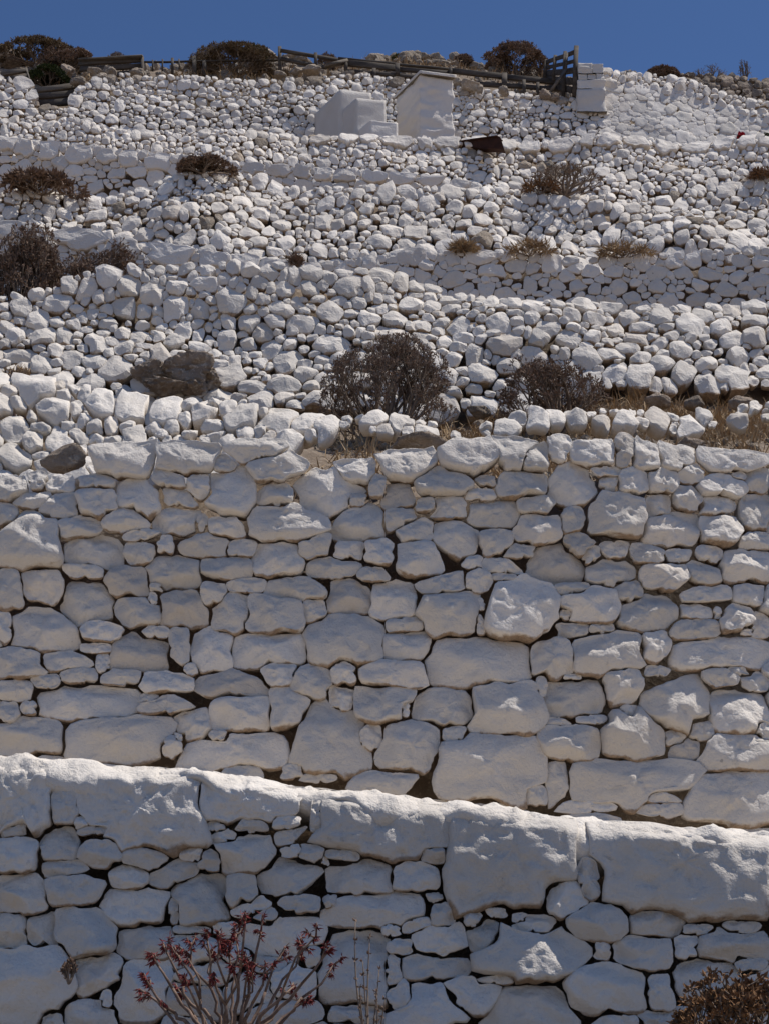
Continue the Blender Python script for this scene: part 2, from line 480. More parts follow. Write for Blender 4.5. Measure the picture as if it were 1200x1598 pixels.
# ------------------------------------------------------------------ the hillside: one sheet running up behind the wall faces
XS = np.array(sorted(set(list(np.arange(-160, 1361, 16)) + [-3600, -2400, -1500, -900, -500, -300, 1500, 1700, 2100, 2700, 3600, 4800])), float)
def face_line(k, ys, back):
    P = PL[k](XS, ys); out = []
    for i in range(len(XS)):
        _, n, _, _ = PL[k].frame(XS[i], ys[i]); out.append(P[i] - n * back)
    return np.array(out)
def clampx(f, d): return np.array([f(min(max(x, -300), 1500)) + d for x in XS])
LINES = []          # (points, rows to the next line, roughness)
ground_y = [-40.0, -6.0, 0.0, 2.6, 4.9]; ground_z = [-3.0, -.4, 0.0, .85, 1.84]
for gy, gz in zip(ground_y, ground_z):
    LINES.append((np.stack([(XS - 600) / F * 6.5, np.full(len(XS), gy), np.full(len(XS), gz)], 1), 5, .05))
order = ['w1', 'w2', 'bank', 'w3', 'w4', 'w5', 'w6', 'w7', 'w9']
rise = {'w1': .10, 'w2': -.25, 'bank': -.02, 'w3': .0, 'w4': .15, 'w5': .2, 'w6': .2, 'w7': .15, 'w9': .25}
BASEY = {}
prevz = np.full(len(XS), 1.84)
BOTPX = {'bank': poly([(-300, 745), (0, 738), (150, 735), (300, 738), (450, 706), (520, 694), (700, 694), (760, 690), (850, 668), (960, 664), (1060, 657), (1200, 640), (1500, 630)]),
         'w3': poly([(-300, 655), (0, 655), (420, 650), (520, 640), (700, 636), (800, 620), (900, 602), (1200, 598), (1500, 610)])}
for k in order:
    if k in BOTPX: ys = clampx(BOTPX[k], 0)
    else: ys = np.array([PL[k].at_z(x, z) for x, z in zip(XS, prevz + rise[k])])
    BASEY[k] = (lambda yy: (lambda x: np.interp(x, XS, yy)))(ys)
    back = .42 if k in ('w1', 'w2', 'bank') else .22
    LINES.append((face_line(k, ys, back), 10 if k != 'bank' else 8, .015))
    ty = clampx(TOP[k], 16 if k in ('w1', 'w2') else 9)
    if k == 'w1': ty = ty + 6
    LINES.append((face_line(k, np.minimum(ty, ys - 1), back), 10, .05))
    prevz = LINES[-1][0][:, 2]
ridge = poly([(-300, 92), (0, 92), (120, 104), (200, 110), (330, 108), (420, 100), (560, 100), (640, 92), (700, 96), (770, 108), (840, 118), (900, 122), (1000, 124), (1100, 122), (1200, 130), (1500, 140)])
LINES.append((at(XS, clampx(ridge, 14), np.full(len(XS), 23.6)), 8, .10))
rp = at(XS, clampx(ridge, 0), np.full(len(XS), 25.6)); LINES.append((rp, 8, .15))
LINES.append((rp + np.array([0, 6, .2]), 4, .2)); LINES.append((rp + np.array([0, 40, -9]), 2, .3)); LINES.append((rp + np.array([0, 300, -120]), 1, 0))
rowsP, rowsR = [], []
for i in range(len(LINES) - 1):
    A, nrow, rg = LINES[i]; B = LINES[i + 1][0]
    for s in range(nrow):
        t = s / nrow; rowsP.append(A * (1 - t) + B * t); rowsR.append(rg if s else min(rg, .02))
rowsP.append(LINES[-1][0]); rowsR.append(0)
G = np.array(rowsP); GR = np.array(rowsR)[:, None]
G[..., 2] += (fbm(G * 1.7, 3, 5) * GR * .8 + fbm(G * 6.0, 2, 6) * GR * .35)
nr, nc = G.shape[:2]
ii, jj = np.meshgrid(np.arange(nr - 1), np.arange(nc - 1), indexing='ij'); ii = ii.ravel(); jj = jj.ravel()
hillq = 0
hill = mesh_obj('hillside', G.reshape(-1, 3), [np.stack([ii * nc + jj, ii * nc + jj + 1, (ii + 1) * nc + jj + 1, (ii + 1) * nc + jj], 1)], M['dirt'])
tag(hill, 'stepped brown earth of the terraced slope showing between the white walls', 'hillside', kind='structure')
hill.data.materials.append(M['path']); hill.data.materials.append(M['bounce_paving'])
mi = np.zeros(len(ii), np.int32); mi[ii < 25] = 1; mi[(ii >= 35) & (ii < 45)] = 2   # the trodden path below, and the unseen light-bouncing strip behind the nearest wall
hill.data.polygons.foreach_set('material_index', mi)
far = mesh_obj('ground', [(-4000, -4000, -60), (4000, -4000, -60), (4000, 4000, -60), (-4000, 4000, -60)], [np.array([[0, 1, 2, 3]])], M['dirt'])
tag(far, 'open dry ground around the foot of the slope', 'ground', kind='structure')

from mathutils.bvhtree import BVHTree
_tree = BVHTree.FromPolygons([tuple(v) for v in G.reshape(-1, 3)], [tuple(f) for f in np.stack([ii * nc + jj, ii * nc + jj + 1, (ii + 1) * nc + jj + 1, (ii + 1) * nc + jj], 1)])
def on_hill(x, Y):
    """the hillside under a plan position"""
    h = _tree.ray_cast(Vector((x, Y, 60)), Vector((0, 0, -1)))
    return np.array(h[0]) if h[0] is not None else np.array([x, Y, 0])
def hill_hit(px, py):
    d = ray(px, py); h = _tree.ray_cast(Vector(CAM), Vector(d).normalized())
    return np.array(h[0]) if h[0] is not None else None

# ------------------------------------------------------------------ wall 1, the nearest (its stones one by one)
E = (0, 1160); Fx = (600, 1160)
w1_cope = trace(*E, [(60, 165, 200, 270), (205, 190, 90, 120), (430, 200, 400, 310), (770, 165, 310, 170), (985, 215, 60, 150), (1185, 245, 480, 240)]) \
    + trace(*Fx, [(400, 330, 410, 400), (935, 370, 540, 380), (640, 420, 80, 130), (1350, 400, 260, 380), (1660, 420, 320, 380)]) + [(-80, 1240, 90, 60, 0), (-265, 1230, 90, 62, 0), (-430, 1228, 72, 58, 0), (1605, 1380, 85, 62, 0)]
w1_rows = trace(*E, [(50, 268, 110, 50, -15), (255, 245, 50, 50), (300, 270, 120, 45), (675, 258, 60, 40), (700, 288, 85, 45), (780, 255, 120, 55), (900, 245, 100, 50), (910, 285, 130, 50, -15),
    (50, 345, 130, 120), (180, 315, 120, 115), (315, 335, 140, 100), (450, 355, 150, 70, 10), (540, 400, 140, 75, -20), (600, 345, 90, 50), (650, 365, 75, 65), (765, 340, 170, 125), (200, 390, 150, 60),
    (395, 415, 110, 85), (65, 470, 150, 130), (240, 450, 180, 115), (620, 485, 165, 165), (750, 455, 95, 105), (910, 420, 210, 130), (1015, 365, 30, 40), (970, 345, 110, 70), (1065, 350, 140, 55),
    (1120, 415, 205, 130), (915, 335, 80, 45), (410, 505, 230, 125), (785, 510, 110, 50, -25), (930, 495, 140, 70), (1030, 490, 50, 50), (1185, 517, 345, 112), (820, 540, 90, 50, -15), (30, 585, 100, 120),
    (125, 585, 100, 110), (265, 585, 190, 165), (455, 620, 190, 110), (600, 580, 140, 30), (880, 600, 250, 130), (1120, 700, 240, 240), (90, 740, 240, 230), (310, 720, 150, 130, -15), (445, 775, 180, 200),
    (330, 795, 35, 80), (280, 850, 150, 90), (160, 865, 70, 50), (600, 650, 150, 140), (700, 580, 80, 45), (650, 720, 200, 90), (840, 690, 90, 60), (900, 750, 150, 90), (600, 800, 200, 110), (780, 770, 170, 110),
    (890, 845, 200, 80), (1100, 845, 160, 70), (970, 660, 60, 80), (540, 520, 35, 80), (740, 660, 80, 60)])
w1_rows += trace(*Fx, [(95, 415, 140, 100), (150, 345, 80, 60), (175, 535, 70, 80), (565, 480, 140, 120), (155, 480, 60, 35), (100, 560, 100, 40, -15), (180, 620, 150, 110),
    (310, 600, 110, 110, -30), (345, 525, 90, 35), (280, 550, 70, 60), (420, 545, 60, 40), (460, 565, 150, 70), (670, 560, 200, 120), (855, 555, 180, 95), (980, 580, 115, 40), (1080, 625, 215, 110),
    (460, 660, 370, 190), (810, 655, 210, 120), (945, 635, 80, 90), (1110, 575, 120, 50), (680, 645, 60, 60), (40, 635, 85, 50), (20, 580, 60, 45), (155, 695, 220, 80), (25, 710, 60, 120), (270, 785, 190, 110, 10),
    (345, 735, 130, 40), (680, 765, 280, 170), (860, 775, 80, 130), (1010, 740, 210, 140), (1140, 690, 90, 50), (50, 790, 80, 110, -30), (140, 825, 220, 140), (465, 825, 270, 140), (740, 875, 160, 60), (850, 865, 140, 60), (1000, 870, 170, 100), (1190, 760, 130, 110), (1190, 880, 150, 110)])
w1_base = lambda x: np.minimum(BASEY['w1'](x), 1760)
rng = np.random.default_rng(11)
S = pack(rng, lambda x: TOP['w1'](x) + 70, w1_base, -480, 1680, lambda x, y: 90, w1_cope + w1_rows, 4200)
wall = thing('stone_wall', 'nearest whitewashed wall, capped with huge plastered blocks, red-leaved plant before it', 'stone wall', on_hill(0, 5.6))
nC = len(w1_cope)
st1 = stone_meshes(PL['w1'], S, rng, K=48, RN=13, gap=2.5, lim=1.6, under=.7, relief=.54, tilt=.30, facets=8, cham=.6, q=8, rough=.08, fine=.010, proud=.26, jag=.08, seed=1)
Sc = S[:len(w1_cope)]
stc = stone_meshes(PL['w1'], S, np.random.default_rng(8), K=72, RN=20, gap=2.6, lim=1.5, relief=.26, tilt=.15, facets=4, cham=.5, q=7, rough=.075, fine=.016, proud=.02, jag=.05, seed=1, topclip=TOP['w1'], bevel=TOP['w1'])
cope = [s for s in stc if any(abs(s['x'] - c[0]) < .1 and abs(s['y'] - c[1]) < .1 for c in w1_cope)]
st1 = [s for s in st1 if not any(abs(s['x'] - c[0]) < .1 and abs(s['y'] - c[1]) < .1 for c in w1_cope)]
_x = [s for s in st1 if any(abs(s['x'] - c[0]) < .1 and abs(s['y'] - c[1]) < .1 for c in w1_cope)]
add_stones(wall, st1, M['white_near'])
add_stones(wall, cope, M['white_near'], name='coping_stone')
# the plastered cap along the top
xs = np.arange(-490, 1690, 5.0); ty = TOP['w1'](xs) ; prof = [(76, -.14, 0), (66, -.05, 0), (54, -.005, 0), (42, .01, 0), (30, .0, 0), (20, -.02, 0), (13, -.035, 0), (7, -.06, 0), (3, -.085, .0), (0, -.11, .0), (-2, -.14, .0), (-3, -.16, .0), (-3, -.22, .012), (-3, -.38, 0), (20, -.40, -.1)]
rows = []
for (dy, dn, dz) in prof:
    wob = 0 if dy > 0 else 0
    Pp = PL['w1'](xs, ty + max(dy, 0) * (1 + .5 * fbm(np.stack([xs / 60, xs * 0, xs * 0 + 3], 1), 2, 3))) + PL['w1'].n * (dn) + np.array([0, 0, dz])
    rows.append(Pp)
C = np.array(rows); nz = fbm(C * 5, 4, 4) * .04 + fbm(C * 24, 3, 8) * .014
C = C + PL['w1'].n * nz[..., None] * .8 + np.array([0, 0, 1]) * nz[..., None] * .5
a_, b_ = C.shape[:2]; i2, j2 = np.meshgrid(np.arange(a_ - 1), np.arange(b_ - 1), indexing='ij'); i2 = i2.ravel(); j2 = j2.ravel()
mesh_obj('coping_cap', C.reshape(-1, 3), [np.stack([i2 * b_ + j2, i2 * b_ + j2 + 1, (i2 + 1) * b_ + j2 + 1, (i2 + 1) * b_ + j2], 1)], M['white_near'], wall, True, np.array(wall.location))

# ------------------------------------------------------------------ wall 2, the big one
A = (0, 680); B = (600, 680); Cc = (0, 960); Dd = (600, 960)
w2_rows = trace(*A, [(375, 80, 220, 105), (575, 75, 180, 95), (870, 100, 155, 90, -15), (815, 50, 170, 65), (700, 90, 65, 50), (1115, 110, 115, 80), (40, 165, 115, 80), (115, 140, 60, 60), (190, 150, 110, 55),
    (300, 140, 115, 70), (525, 135, 120, 60, 10), (105, 200, 140, 55), (190, 225, 125, 95), (305, 205, 140, 110), (435, 190, 165, 115, 25), (555, 190, 130, 60, 15), (625, 160, 80, 85), (720, 185, 160, 145),
    (860, 185, 115, 85), (1030, 180, 220, 145), (1110, 195, 65, 65), (1180, 155, 60, 80), (25, 245, 75, 70), (100, 335, 195, 180), (240, 290, 135, 80, -10), (395, 260, 145, 85), (545, 260, 155, 85),
    (630, 270, 40, 55), (710, 280, 120, 70), (890, 275, 250, 130, 5), (1120, 265, 160, 130), (445, 305, 125, 45), (515, 335, 60, 65), (635, 335, 190, 80), (750, 345, 105, 55), (435, 360, 95, 75),
    (290, 360, 185, 115), (265, 420, 140, 55), (870, 385, 165, 125), (985, 345, 140, 65, -15), (1090, 360, 100, 65), (1182, 370, 105, 85), (540, 415, 180, 115), (700, 410, 170, 80), (1045, 410, 180, 65),
    (770, 460, 125, 45), (395, 450, 145, 100), (35, 480, 75, 130), (140, 465, 140, 95), (1165, 437, 125, 50), (485, 465, 45, 35), (660, 490, 95, 80), (930, 475, 200, 80), (1090, 500, 145, 120),
    (270, 520, 175, 150), (475, 505, 35, 50), (425, 540, 165, 85), (575, 530, 160, 125), (715, 545, 115, 125), (860, 555, 180, 115), (980, 545, 70, 80)])
w2_rows += trace(*B, [(410, 70, 170, 110), (70, 100, 150, 105), (290, 80, 180, 115), (450, 75, 120, 100), (545, 52, 68, 95), (650, 65, 140, 85), (745, 57, 55, 100), (815, 75, 85, 90), (912, 72, 110, 80), (1085, 75, 215, 65, 5),
    (170, 150, 195, 85), (315, 145, 75, 45), (425, 155, 165, 90), (580, 155, 155, 140), (680, 120, 100, 35), (700, 155, 60, 50), (775, 155, 100, 90), (865, 150, 100, 85), (960, 118, 85, 70), (1050, 155, 165, 80),
    (1110, 115, 50, 40), (1165, 130, 80, 90), (45, 180, 110, 100), (295, 187, 100, 45), (200, 225, 120, 80), (130, 220, 70, 55), (335, 247, 160, 90), (480, 222, 130, 60), (855, 215, 110, 75, -20), (945, 195, 105, 85),
    (1045, 210, 115, 100), (1155, 230, 100, 130), (725, 255, 190, 145), (50, 262, 100, 80), (85, 300, 130, 75), (225, 320, 145, 110, 15), (345, 328, 110, 85), (480, 300, 135, 105), (590, 262, 80, 90),
    (895, 295, 180, 120, -10), (1050, 290, 130, 115), (1155, 325, 95, 60), (110, 385, 170, 120), (425, 362, 115, 48), (535, 395, 180, 130), (600, 345, 90, 80, 30), (645, 375, 70, 60), (720, 355, 85, 60),
    (820, 370, 115, 65), (920, 372, 90, 50), (1015, 370, 80, 60), (275, 395, 55, 45), (370, 410, 140, 50), (705, 428, 155, 90), (990, 425, 105, 80, 15), (885, 445, 175, 85), (1130, 400, 160, 100),
    (175, 467, 155, 65, -8), (292, 455, 85, 75), (370, 440, 90, 30), (25, 515, 148, 135), (425, 540, 220, 200), (580, 477, 110, 50), (765, 490, 90, 85), (645, 530, 195, 110), (815, 555, 195, 120),
    (995, 498, 160, 60), (1145, 500, 110, 65), (200, 560, 195, 150), (300, 528, 25, 45), (300, 590, 30, 70), (565, 555, 50, 40), (970, 545, 105, 60), (1040, 553, 30, 35), (1100, 570, 120, 95, -20),
    (65, 590, 130, 55), (585, 605, 105, 50), (675, 602, 75, 35), (960, 605, 155, 70), (1175, 590, 60, 90), (1130, 612, 45, 25)])
w2_rows += trace(*Cc, [(135, 45, 205, 125), (310, 40, 135, 85), (15, 40, 50, 90), (480, 45, 95, 45), (440, 110, 190, 115), (300, 97, 90, 35), (560, 100, 70, 150), (655, 105, 135, 150), (840, 110, 235, 110),
    (60, 150, 150, 90), (215, 140, 165, 60), (318, 150, 45, 70), (595, 165, 50, 45), (255, 185, 120, 55), (380, 190, 135, 50), (145, 210, 90, 45), (60, 238, 120, 65), (520, 207, 165, 75), (725, 215, 230, 90),
    (1080, 80, 250, 165), (250, 270, 370, 115), (95, 290, 60, 55), (530, 275, 210, 60, -8), (465, 260, 75, 35), (870, 185, 130, 90), (965, 215, 125, 110), (1075, 185, 75, 90), 
    (1065, 265, 80, 95), (1200, 281, 210, 112), (760, 305, 200, 115), (905, 300, 125, 145), (605, 340, 115, 110), (685, 385, 75, 40), (30, 310, 70, 80), (100, 375, 220, 125), (380, 385, 340, 140), (540, 410, 70, 70),
    (740, 420, 350, 100), (1020, 390, 250, 230), (1155, 385, 75, 80), (920, 490, 70, 50), (1000, 510, 130, 30), (560, 385, 30, 40)])
w2_rows += trace(*Dd, [(70, 95, 160, 105, -15), (300, 140, 330, 145), (22, 188, 214, 90), (525, 135, 130, 120), (690, 120, 220, 140), (850, 100, 95, 100), (1040, 115, 340, 95, -5), (1050, 195, 120, 55), (850, 178, 90, 35),
    (740, 220, 125, 130), (600, 258, 215, 120), (900, 275, 215, 180), (1115, 300, 170, 150), (490, 220, 40, 80), (585, 190, 70, 20), (190, 290, 210, 110), (65, 295, 40, 65), (375, 295, 235, 160),
    (550, 330, 100, 30), (650, 325, 110, 40), (570, 395, 200, 120), (775, 370, 210, 170), (760, 300, 55, 50), (220, 375, 75, 60), (85, 415, 190, 170), (330, 470, 380, 190), (905, 378, 65, 55), (990, 360, 70, 75),
    (945, 415, 110, 60), (1090, 435, 210, 110), (1160, 215, 100, 55), (1180, 365, 50, 60), (775, 520, 420, 130), (540, 510, 80, 130), (470, 555, 80, 60), (20, 525, 220, 60), (870, 565, 130, 50), (865, 605, 120, 40),
    (1065, 565, 260, 140), (1105, 175, 70, 30), (640, 595, 160, 40)])
rng = np.random.default_rng(22)
S = pack(rng, lambda x: TOP['w2'](x) + 4, lambda x: np.minimum(BASEY['w2'](x), TOP['w1'](x) + 60), -420, 1620, lambda x, y: 80, w2_rows, 5200)
wall2 = thing('stone_wall', 'tall whitewashed wall of closely fitted large stones, second from the bottom', 'stone wall', on_hill(0, 7.6))
W2LIT = lambda x, y: min(1.0, max(0.0, (815 - y) / 90) + max(0.0, min(1.0, (x - 760) / 380)) * .75)   # top courses and right end, where stones are shaped to catch the sun
st2 = stone_meshes(PL['w2'], S, rng, K=44, RN=11, gap=1.9, lim=1.6, under=1.0, relief=.46, tilt=.27, facets=8, cham=lambda x, y: .35 + .45 * W2LIT(x, y), lean=lambda x, y: .22 * W2LIT(x, y), q=8, rough=.08, fine=.011, proud=.24, jag=.08, seed=2)
# lean and upward facets put the sunlit tops into the stone shapes
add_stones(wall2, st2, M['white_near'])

# ------------------------------------------------------------------ rubble walls further up
def rubble(key, label, bot, size, seed, mat='white_far', x0=-260, x1=1470, seeds=(), K=20, RN=5, limit=300, top=None, plane=None, tries=5000, pick=None, alt=None, name='stone_wall', smooth=False, skip=None, cope_off=.02, **kw):
    rng = np.random.default_rng(seed)
    top = top or TOP[key]; plane = plane or PL[key]
    pk = {k: kw.pop(k) for k in ('asp', 'tight', 'smin', 'smax', 'rot', 'big') if k in kw}
    S = pack(rng, top, bot, x0, x1, size, seeds, tries, **pk)
    if skip is not None: S = S[[not skip(q[0], q[1], rng) for q in S]]
    xm = 600 if x0 < 600 < x1 else (max(x0, 0) + min(x1, 1200)) / 2
    base = plane(xm, float(bot(xm)))
    w = thing(name, label, 'stone wall', base)
    args = dict(dcap=.55 * float(size(600, float(bot(600)))), K=K, RN=RN, gap=.38, lim=1.75, relief=.52, tilt=.42, facets=8, cham=.3, q=8, rough=.08, proud=.14, jag=.08, kk=70, cut=5, chamfer=True, seed=seed)
    args.update(kw)
    st = stone_meshes(plane, S, rng, **args)
    if len(seeds):
        ca = dict(args, relief=.34, tilt=.10, proud=.05, facets=3, gap=.45, chamfer=False, cut=1, q=6, cham=.6, off=cope_off, bareness=.15, K=22, RN=6)
        cp = [s for s in stone_meshes(plane, S, np.random.default_rng(seed + 1), **ca) if any(abs(s['x'] - c[0]) < .1 and abs(s['y'] - c[1]) < .1 for c in seeds)]
        add_stones(w, cp, M[mat], name='coping_stone', smooth=smooth)
        st = [s for s in st if not any(abs(s['x'] - c[0]) < .1 and abs(s['y'] - c[1]) < .1 for c in seeds)]
    add_stones(w, st, M[mat], limit, alt=alt, pick=pick, smooth=smooth)
    return w, len(st)

def blob_pick(blobs, p, seed):
    r = random.Random(seed)
    def f(x, y):
        for (bx, by, rx, ry, pr) in blobs:
            if ((x - bx) / rx) ** 2 + ((y - by) / ry) ** 2 < 1 and r.random() < pr: return True
        return r.random() < p
    return f

cnt = {}
_, cnt['bank'] = rubble('bank', 'loose whitewashed rubble bank on top of the tall wall, below the two dry bushes', BOTPX['bank'], lambda x, y: 32 - 10 * min(max((x - 430) / 80, 0), 1), 33, 'white_mid', K=28, RN=7, smooth=True,
    relief=.6, chamfer=False, bareness=.35, gap=.8, tries=7000, fine=.008, smax=1.9, dcap=18, skip=lambda x, y, r: x > 480 and r.random() < .25)
_, cnt['w3'] = rubble('w3', 'rough whitewashed rubble wall behind the two dry bushes', lambda x: BOTPX['w3'](x) + 6, lambda x, y: 18 + (y - 440) * .05, 44, 'white_mid', K=20, RN=5,
    seeds=[(70, 555, 60, 32, 0), (400, 568, 38, 22, 0.1), (795, 545, 40, 20, 0)][:0], tries=12000)
_, cnt['w4'] = rubble('w4', 'shaded whitewashed wall, large slabs along its top left, dark shrubs before them', lambda x: TOP['w3'](x) + 34, lambda x, y: 18, 55, 'white_far',
    seeds=trace(0, 200, [(240, 348, 215, 62, 8), (385, 385, 135, 68, 8), (535, 402, 165, 62, 5), (670, 418, 118, 52, 4), (770, 430, 78, 60), (865, 440, 120, 46, 3), (975, 446, 100, 36, 3)]) + [(40, 368, 50, 16, .2)],
    relief=.34, tries=9000, tilt=.15, proud=.1, cham=0.0, facets=5)
_, cnt['w5'] = rubble('w5', 'wide sunlit bank of small whitewashed rubble below the stepped coping', lambda x: TOP['w4'](x) + 14, lambda x, y: 13 + (y - 280) * .04, 66, 'white_far', K=16, RN=4, tries=16000,
    alt=M['bare_tan'], pick=blob_pick([(200, 330, 30, 12, .6), (330, 350, 25, 10, .6), (800, 400, 70, 12, .25)], .012, 5), smax=2.2)
_, cnt['w6'] = rubble('w6', 'shaded whitewashed wall at upper left with a coping that steps down to the right', lambda x: TOP['w5'](x) + 10, lambda x, y: 17, 77, 'white_far', x1=790,
    seeds=trace(0, 200, [(-60, 46, 80, 40), (25, 54, 60, 40), (82, 64, 72, 45), (155, 72, 76, 50), (245, 84, 108, 52), (335, 90, 76, 48), (405, 98, 76, 48), (495, 108, 105, 52), (585, 112, 70, 42), (655, 118, 76, 36), (725, 122, 68, 32),
        (790, 128, 72, 36), (875, 136, 86, 36), (945, 142, 66, 38), (1010, 150, 72, 40), (1080, 154, 100, 36), (1170, 158, 80, 36), (1255, 160, 90, 32), (1340, 168, 80, 30), (1430, 182, 80, 28)]),
    relief=.3, tries=7000, tilt=.12, proud=.08, cham=0.0, facets=4)
ledge_y = poly([(470, 209), (620, 214), (900, 219), (1200, 224), (1500, 228)])
lrng = random.Random(9); led = []; x = 478
while x < 1340:
    w = lrng.uniform(26, 62); led.append((x + w / 2, float(ledge_y(x + w / 2)) + 6, w / 2, 7.5, .01)); x += w
_, cnt['w7'] = rubble('w7', 'loose small-stone wall under the white ledge, rusty beam lying on it', lambda x: np.maximum(TOP['w6'](x), np.minimum(TOP['w5'](x), 320)) + 8, lambda x, y: 9.5 + (y - 200) * .03, 88, 'white_far', K=14, RN=4,
    seeds=led, cope_off=.035, tries=20000, smax=2.1, alt=M['bare_tan'], pick=blob_pick([(725, 232, 50, 10, .75), (840, 250, 45, 10, .5), (780, 238, 60, 8, .4), (900, 262, 80, 14, .15), (1180, 280, 30, 14, .4)], .035, 6))
_, cnt['w9'] = rubble('w9', 'topmost whitewashed rubble wall under the long wooden fence, pier standing before it', lambda x: np.minimum(TOP['w7'](x), 240) + 8, lambda x, y: 10 + max(0, 300 - x) * .01, 99, 'white_far', K=14, RN=4, x1=947,
    tries=20000, smax=2.3, alt=M['bare_tan'], pick=lambda x, y: (y < TOP['w9'](x) + 9 and (x * 7.31) % 1 < .38))
_, cnt['w10'] = rubble('w9', 'upper right wall thickly limewashed so its small stones nearly merge', lambda x: ledge_y(x) + 6, lambda x, y: 11, 101, 'plaster', K=14, RN=4, x0=946, x1=1350, top=lambda x: TOP['w10'](x) + 22,
    tries=9000, gap=-.6, lim=2.2, relief=.13, chamfer=False, tilt=.12, facets=4, q=3.0, smax=2.6, proud=.05, bareness=.0, cut=1, smooth=True)
rngt = np.random.default_rng(5)
Scap = pack(rngt, TOP['w10'], lambda x: TOP['w10'](x) + 24, 946, 1350, lambda x, y: 11, (), 4000)
wcap = [o for o in COL.objects if o.get('label', '').startswith('upper right wall')][0]
add_stones(wcap, stone_meshes(PL['w9'], Scap, rngt, K=14, RN=4, gap=.6, lim=1.4, relief=.62, tilt=.4, facets=8, kk=60, jag=.09, seed=7), M['white_far'], smooth=False)
# the squared end pillar of that wall
print('stone counts', cnt, 'w1', len(st1), 'w2', len(st2))
for k in order: print(k, 'base', np.round(PL[k](600, float(BASEY[k](600))), 2), 'top', np.round(PL[k](600, float(TOP[k](600))), 2))

# ------------------------------------------------------------------ plastered blocks on the top terrace
def at_z(x, y, z):
    d = ray(x, y); return CAM + d * (z - CAMZ) / d[2]

def face_Y(k, x, y, off): return float(PL[k](x, y)[1]) - off

def block(mb, corners, z0, z1, nz=14, nu=10, amp=.02, freq=5.0, seed=0, rnd=.012):
    """a plastered prism on four plan corners (counter-clockwise), its sides a little uneven"""
    c = [np.array([p[0], p[1]]) for p in corners]; ctr = sum(c) / 4
    ring = []
    for i in range(4):
        for k in range(nu): ring.append(c[i] + (c[(i + 1) % 4] - c[i]) * k / nu)
    ring = np.array(ring); n = len(ring)
    V = []
    lv = list(np.linspace(z0, z1, nz)) + [z1 + rnd * .9]
    for j, z in enumerate(lv):
        q = ring if j < nz else ring + (ctr - ring) / np.linalg.norm(ctr - ring, axis=1)[:, None] * rnd * 1.6
        V.append(np.column_stack([q, np.full(n, z)]))
    V = np.array(V)
    out = V - np.append(ctr, 0); out[..., 2] = 0; out /= np.linalg.norm(out, axis=-1)[..., None]
    w = fbm(V * np.array([freq * .6, freq * .6, freq * 1.5]), 4, seed) * amp
    V = V + out * w[..., None]
    m = len(lv); a, b = np.meshgrid(np.arange(m - 1), np.arange(n), indexing='ij'); a = a.ravel(); b = b.ravel(); b2 = (b + 1) % n
    Q = np.stack([a * n + b, a * n + b2, (a + 1) * n + b2, (a + 1) * n + b], 1)
    V = np.vstack([V.reshape(-1, 3), [[*ctr, z1 + rnd]]])
    T = np.array([((m - 1) * n + k, (m - 1) * n + (k + 1) % n, m * n) for k in range(n)])
    mb.add(V, T, Q)

zf = lambda p: float(p[2])
c0 = at(655, 119, 20.55); zt = zf(c0); cl = at_z(619, 153, zt); cr = at_z(706, 125.5, zt)
eL = (cl - c0); eR = (cr - c0)
pier = thing('masonry_pier', 'white rendered pier with a thin overhanging cap slab, standing on the top terrace', 'pier', (c0[0], c0[1], zf(at(655, 216, 20.4))))
zb = zf(at(655, 224, 20.4))
mb = MB(); block(mb, [c0, c0 + eR, c0 + eR + eL, c0 + eL], zb, zt, 40, 24, .03, 6.5, 3); mb.build('shaft', M['plaster'], pier)
o = (eL / np.linalg.norm(eL) + eR / np.linalg.norm(eR)) * .03; o2 = (eL / np.linalg.norm(eL) - eR / np.linalg.norm(eR)) * .03
mb = MB(); fr = np.cross(eR, [0, 0, 1]); fr = fr / np.linalg.norm(fr) * .05
block(mb, [c0 - o + fr, c0 + eR - o2 + fr, c0 + eR + eL + o, c0 + eL + o2], zt + .002, zt + .055, 4, 14, .006, 6, 4, .006); mb.build('cap_slab', M['white_far'], pier)
uL = eL / np.linalg.norm(eL); uR = eR / np.linalg.norm(eR)
steps = thing('block_steps', 'three white plastered steps climbing beside the pier on the top terrace', 'steps', (*at(560, 205, 20.2)[:2], zf(at(560, 214, 20.2))))
zb2 = zf(at(560, 222, 20.2))
for k, (px, py, Y, wr, wl) in enumerate([(578, 187, 20.1, .43, .8), (556, 152, 20.35, .47, .85), (531, 139, 20.65, .50, np.linalg.norm(at_z(490, 178, zf(at(531, 139, 20.65))) - at(531, 139, 20.65)))]):
    c = at(px, py, Y)
    mb = MB(); block(mb, [c, c + uR * wr, c + uR * wr + uL * wl, c + uL * wl], zb2, zf(c), 16, 12, .010, 5, 7 + k, .012); mb.build('step', M['plaster'], steps)

pil = thing('wall_pillar', 'squared white end pillar of stacked blocks beside the broken gate', 'pillar', PL['w9'](925, 172))
for k, (xa, xb, ya, yb, off) in enumerate([(902, 924, 98, 114, .10), (924.5, 941, 99.5, 114, .09), (902, 916, 114.5, 124, .08), (916.5, 930, 115, 124, .07), (930.5, 942, 114.5, 124, .08), (901, 944, 124.5, 138, .10), (901, 946, 138.5, 174, .11)]):
    y_ = face_Y('w9', 924, 170, off); pa = at(xa, yb, y_); pb = at(xb, yb, y_); h_ = (yb - ya) * mpp(ya, y_) * 1.18
    mb = MB(); block(mb, [pa[:2], pb[:2], pb[:2] + [.0, .5], pa[:2] + [.0, .5]], pa[2], pa[2] + h_, 10, 10, .03, 5, 60 + k, .02); mb.build('block', M['plaster'], pil)

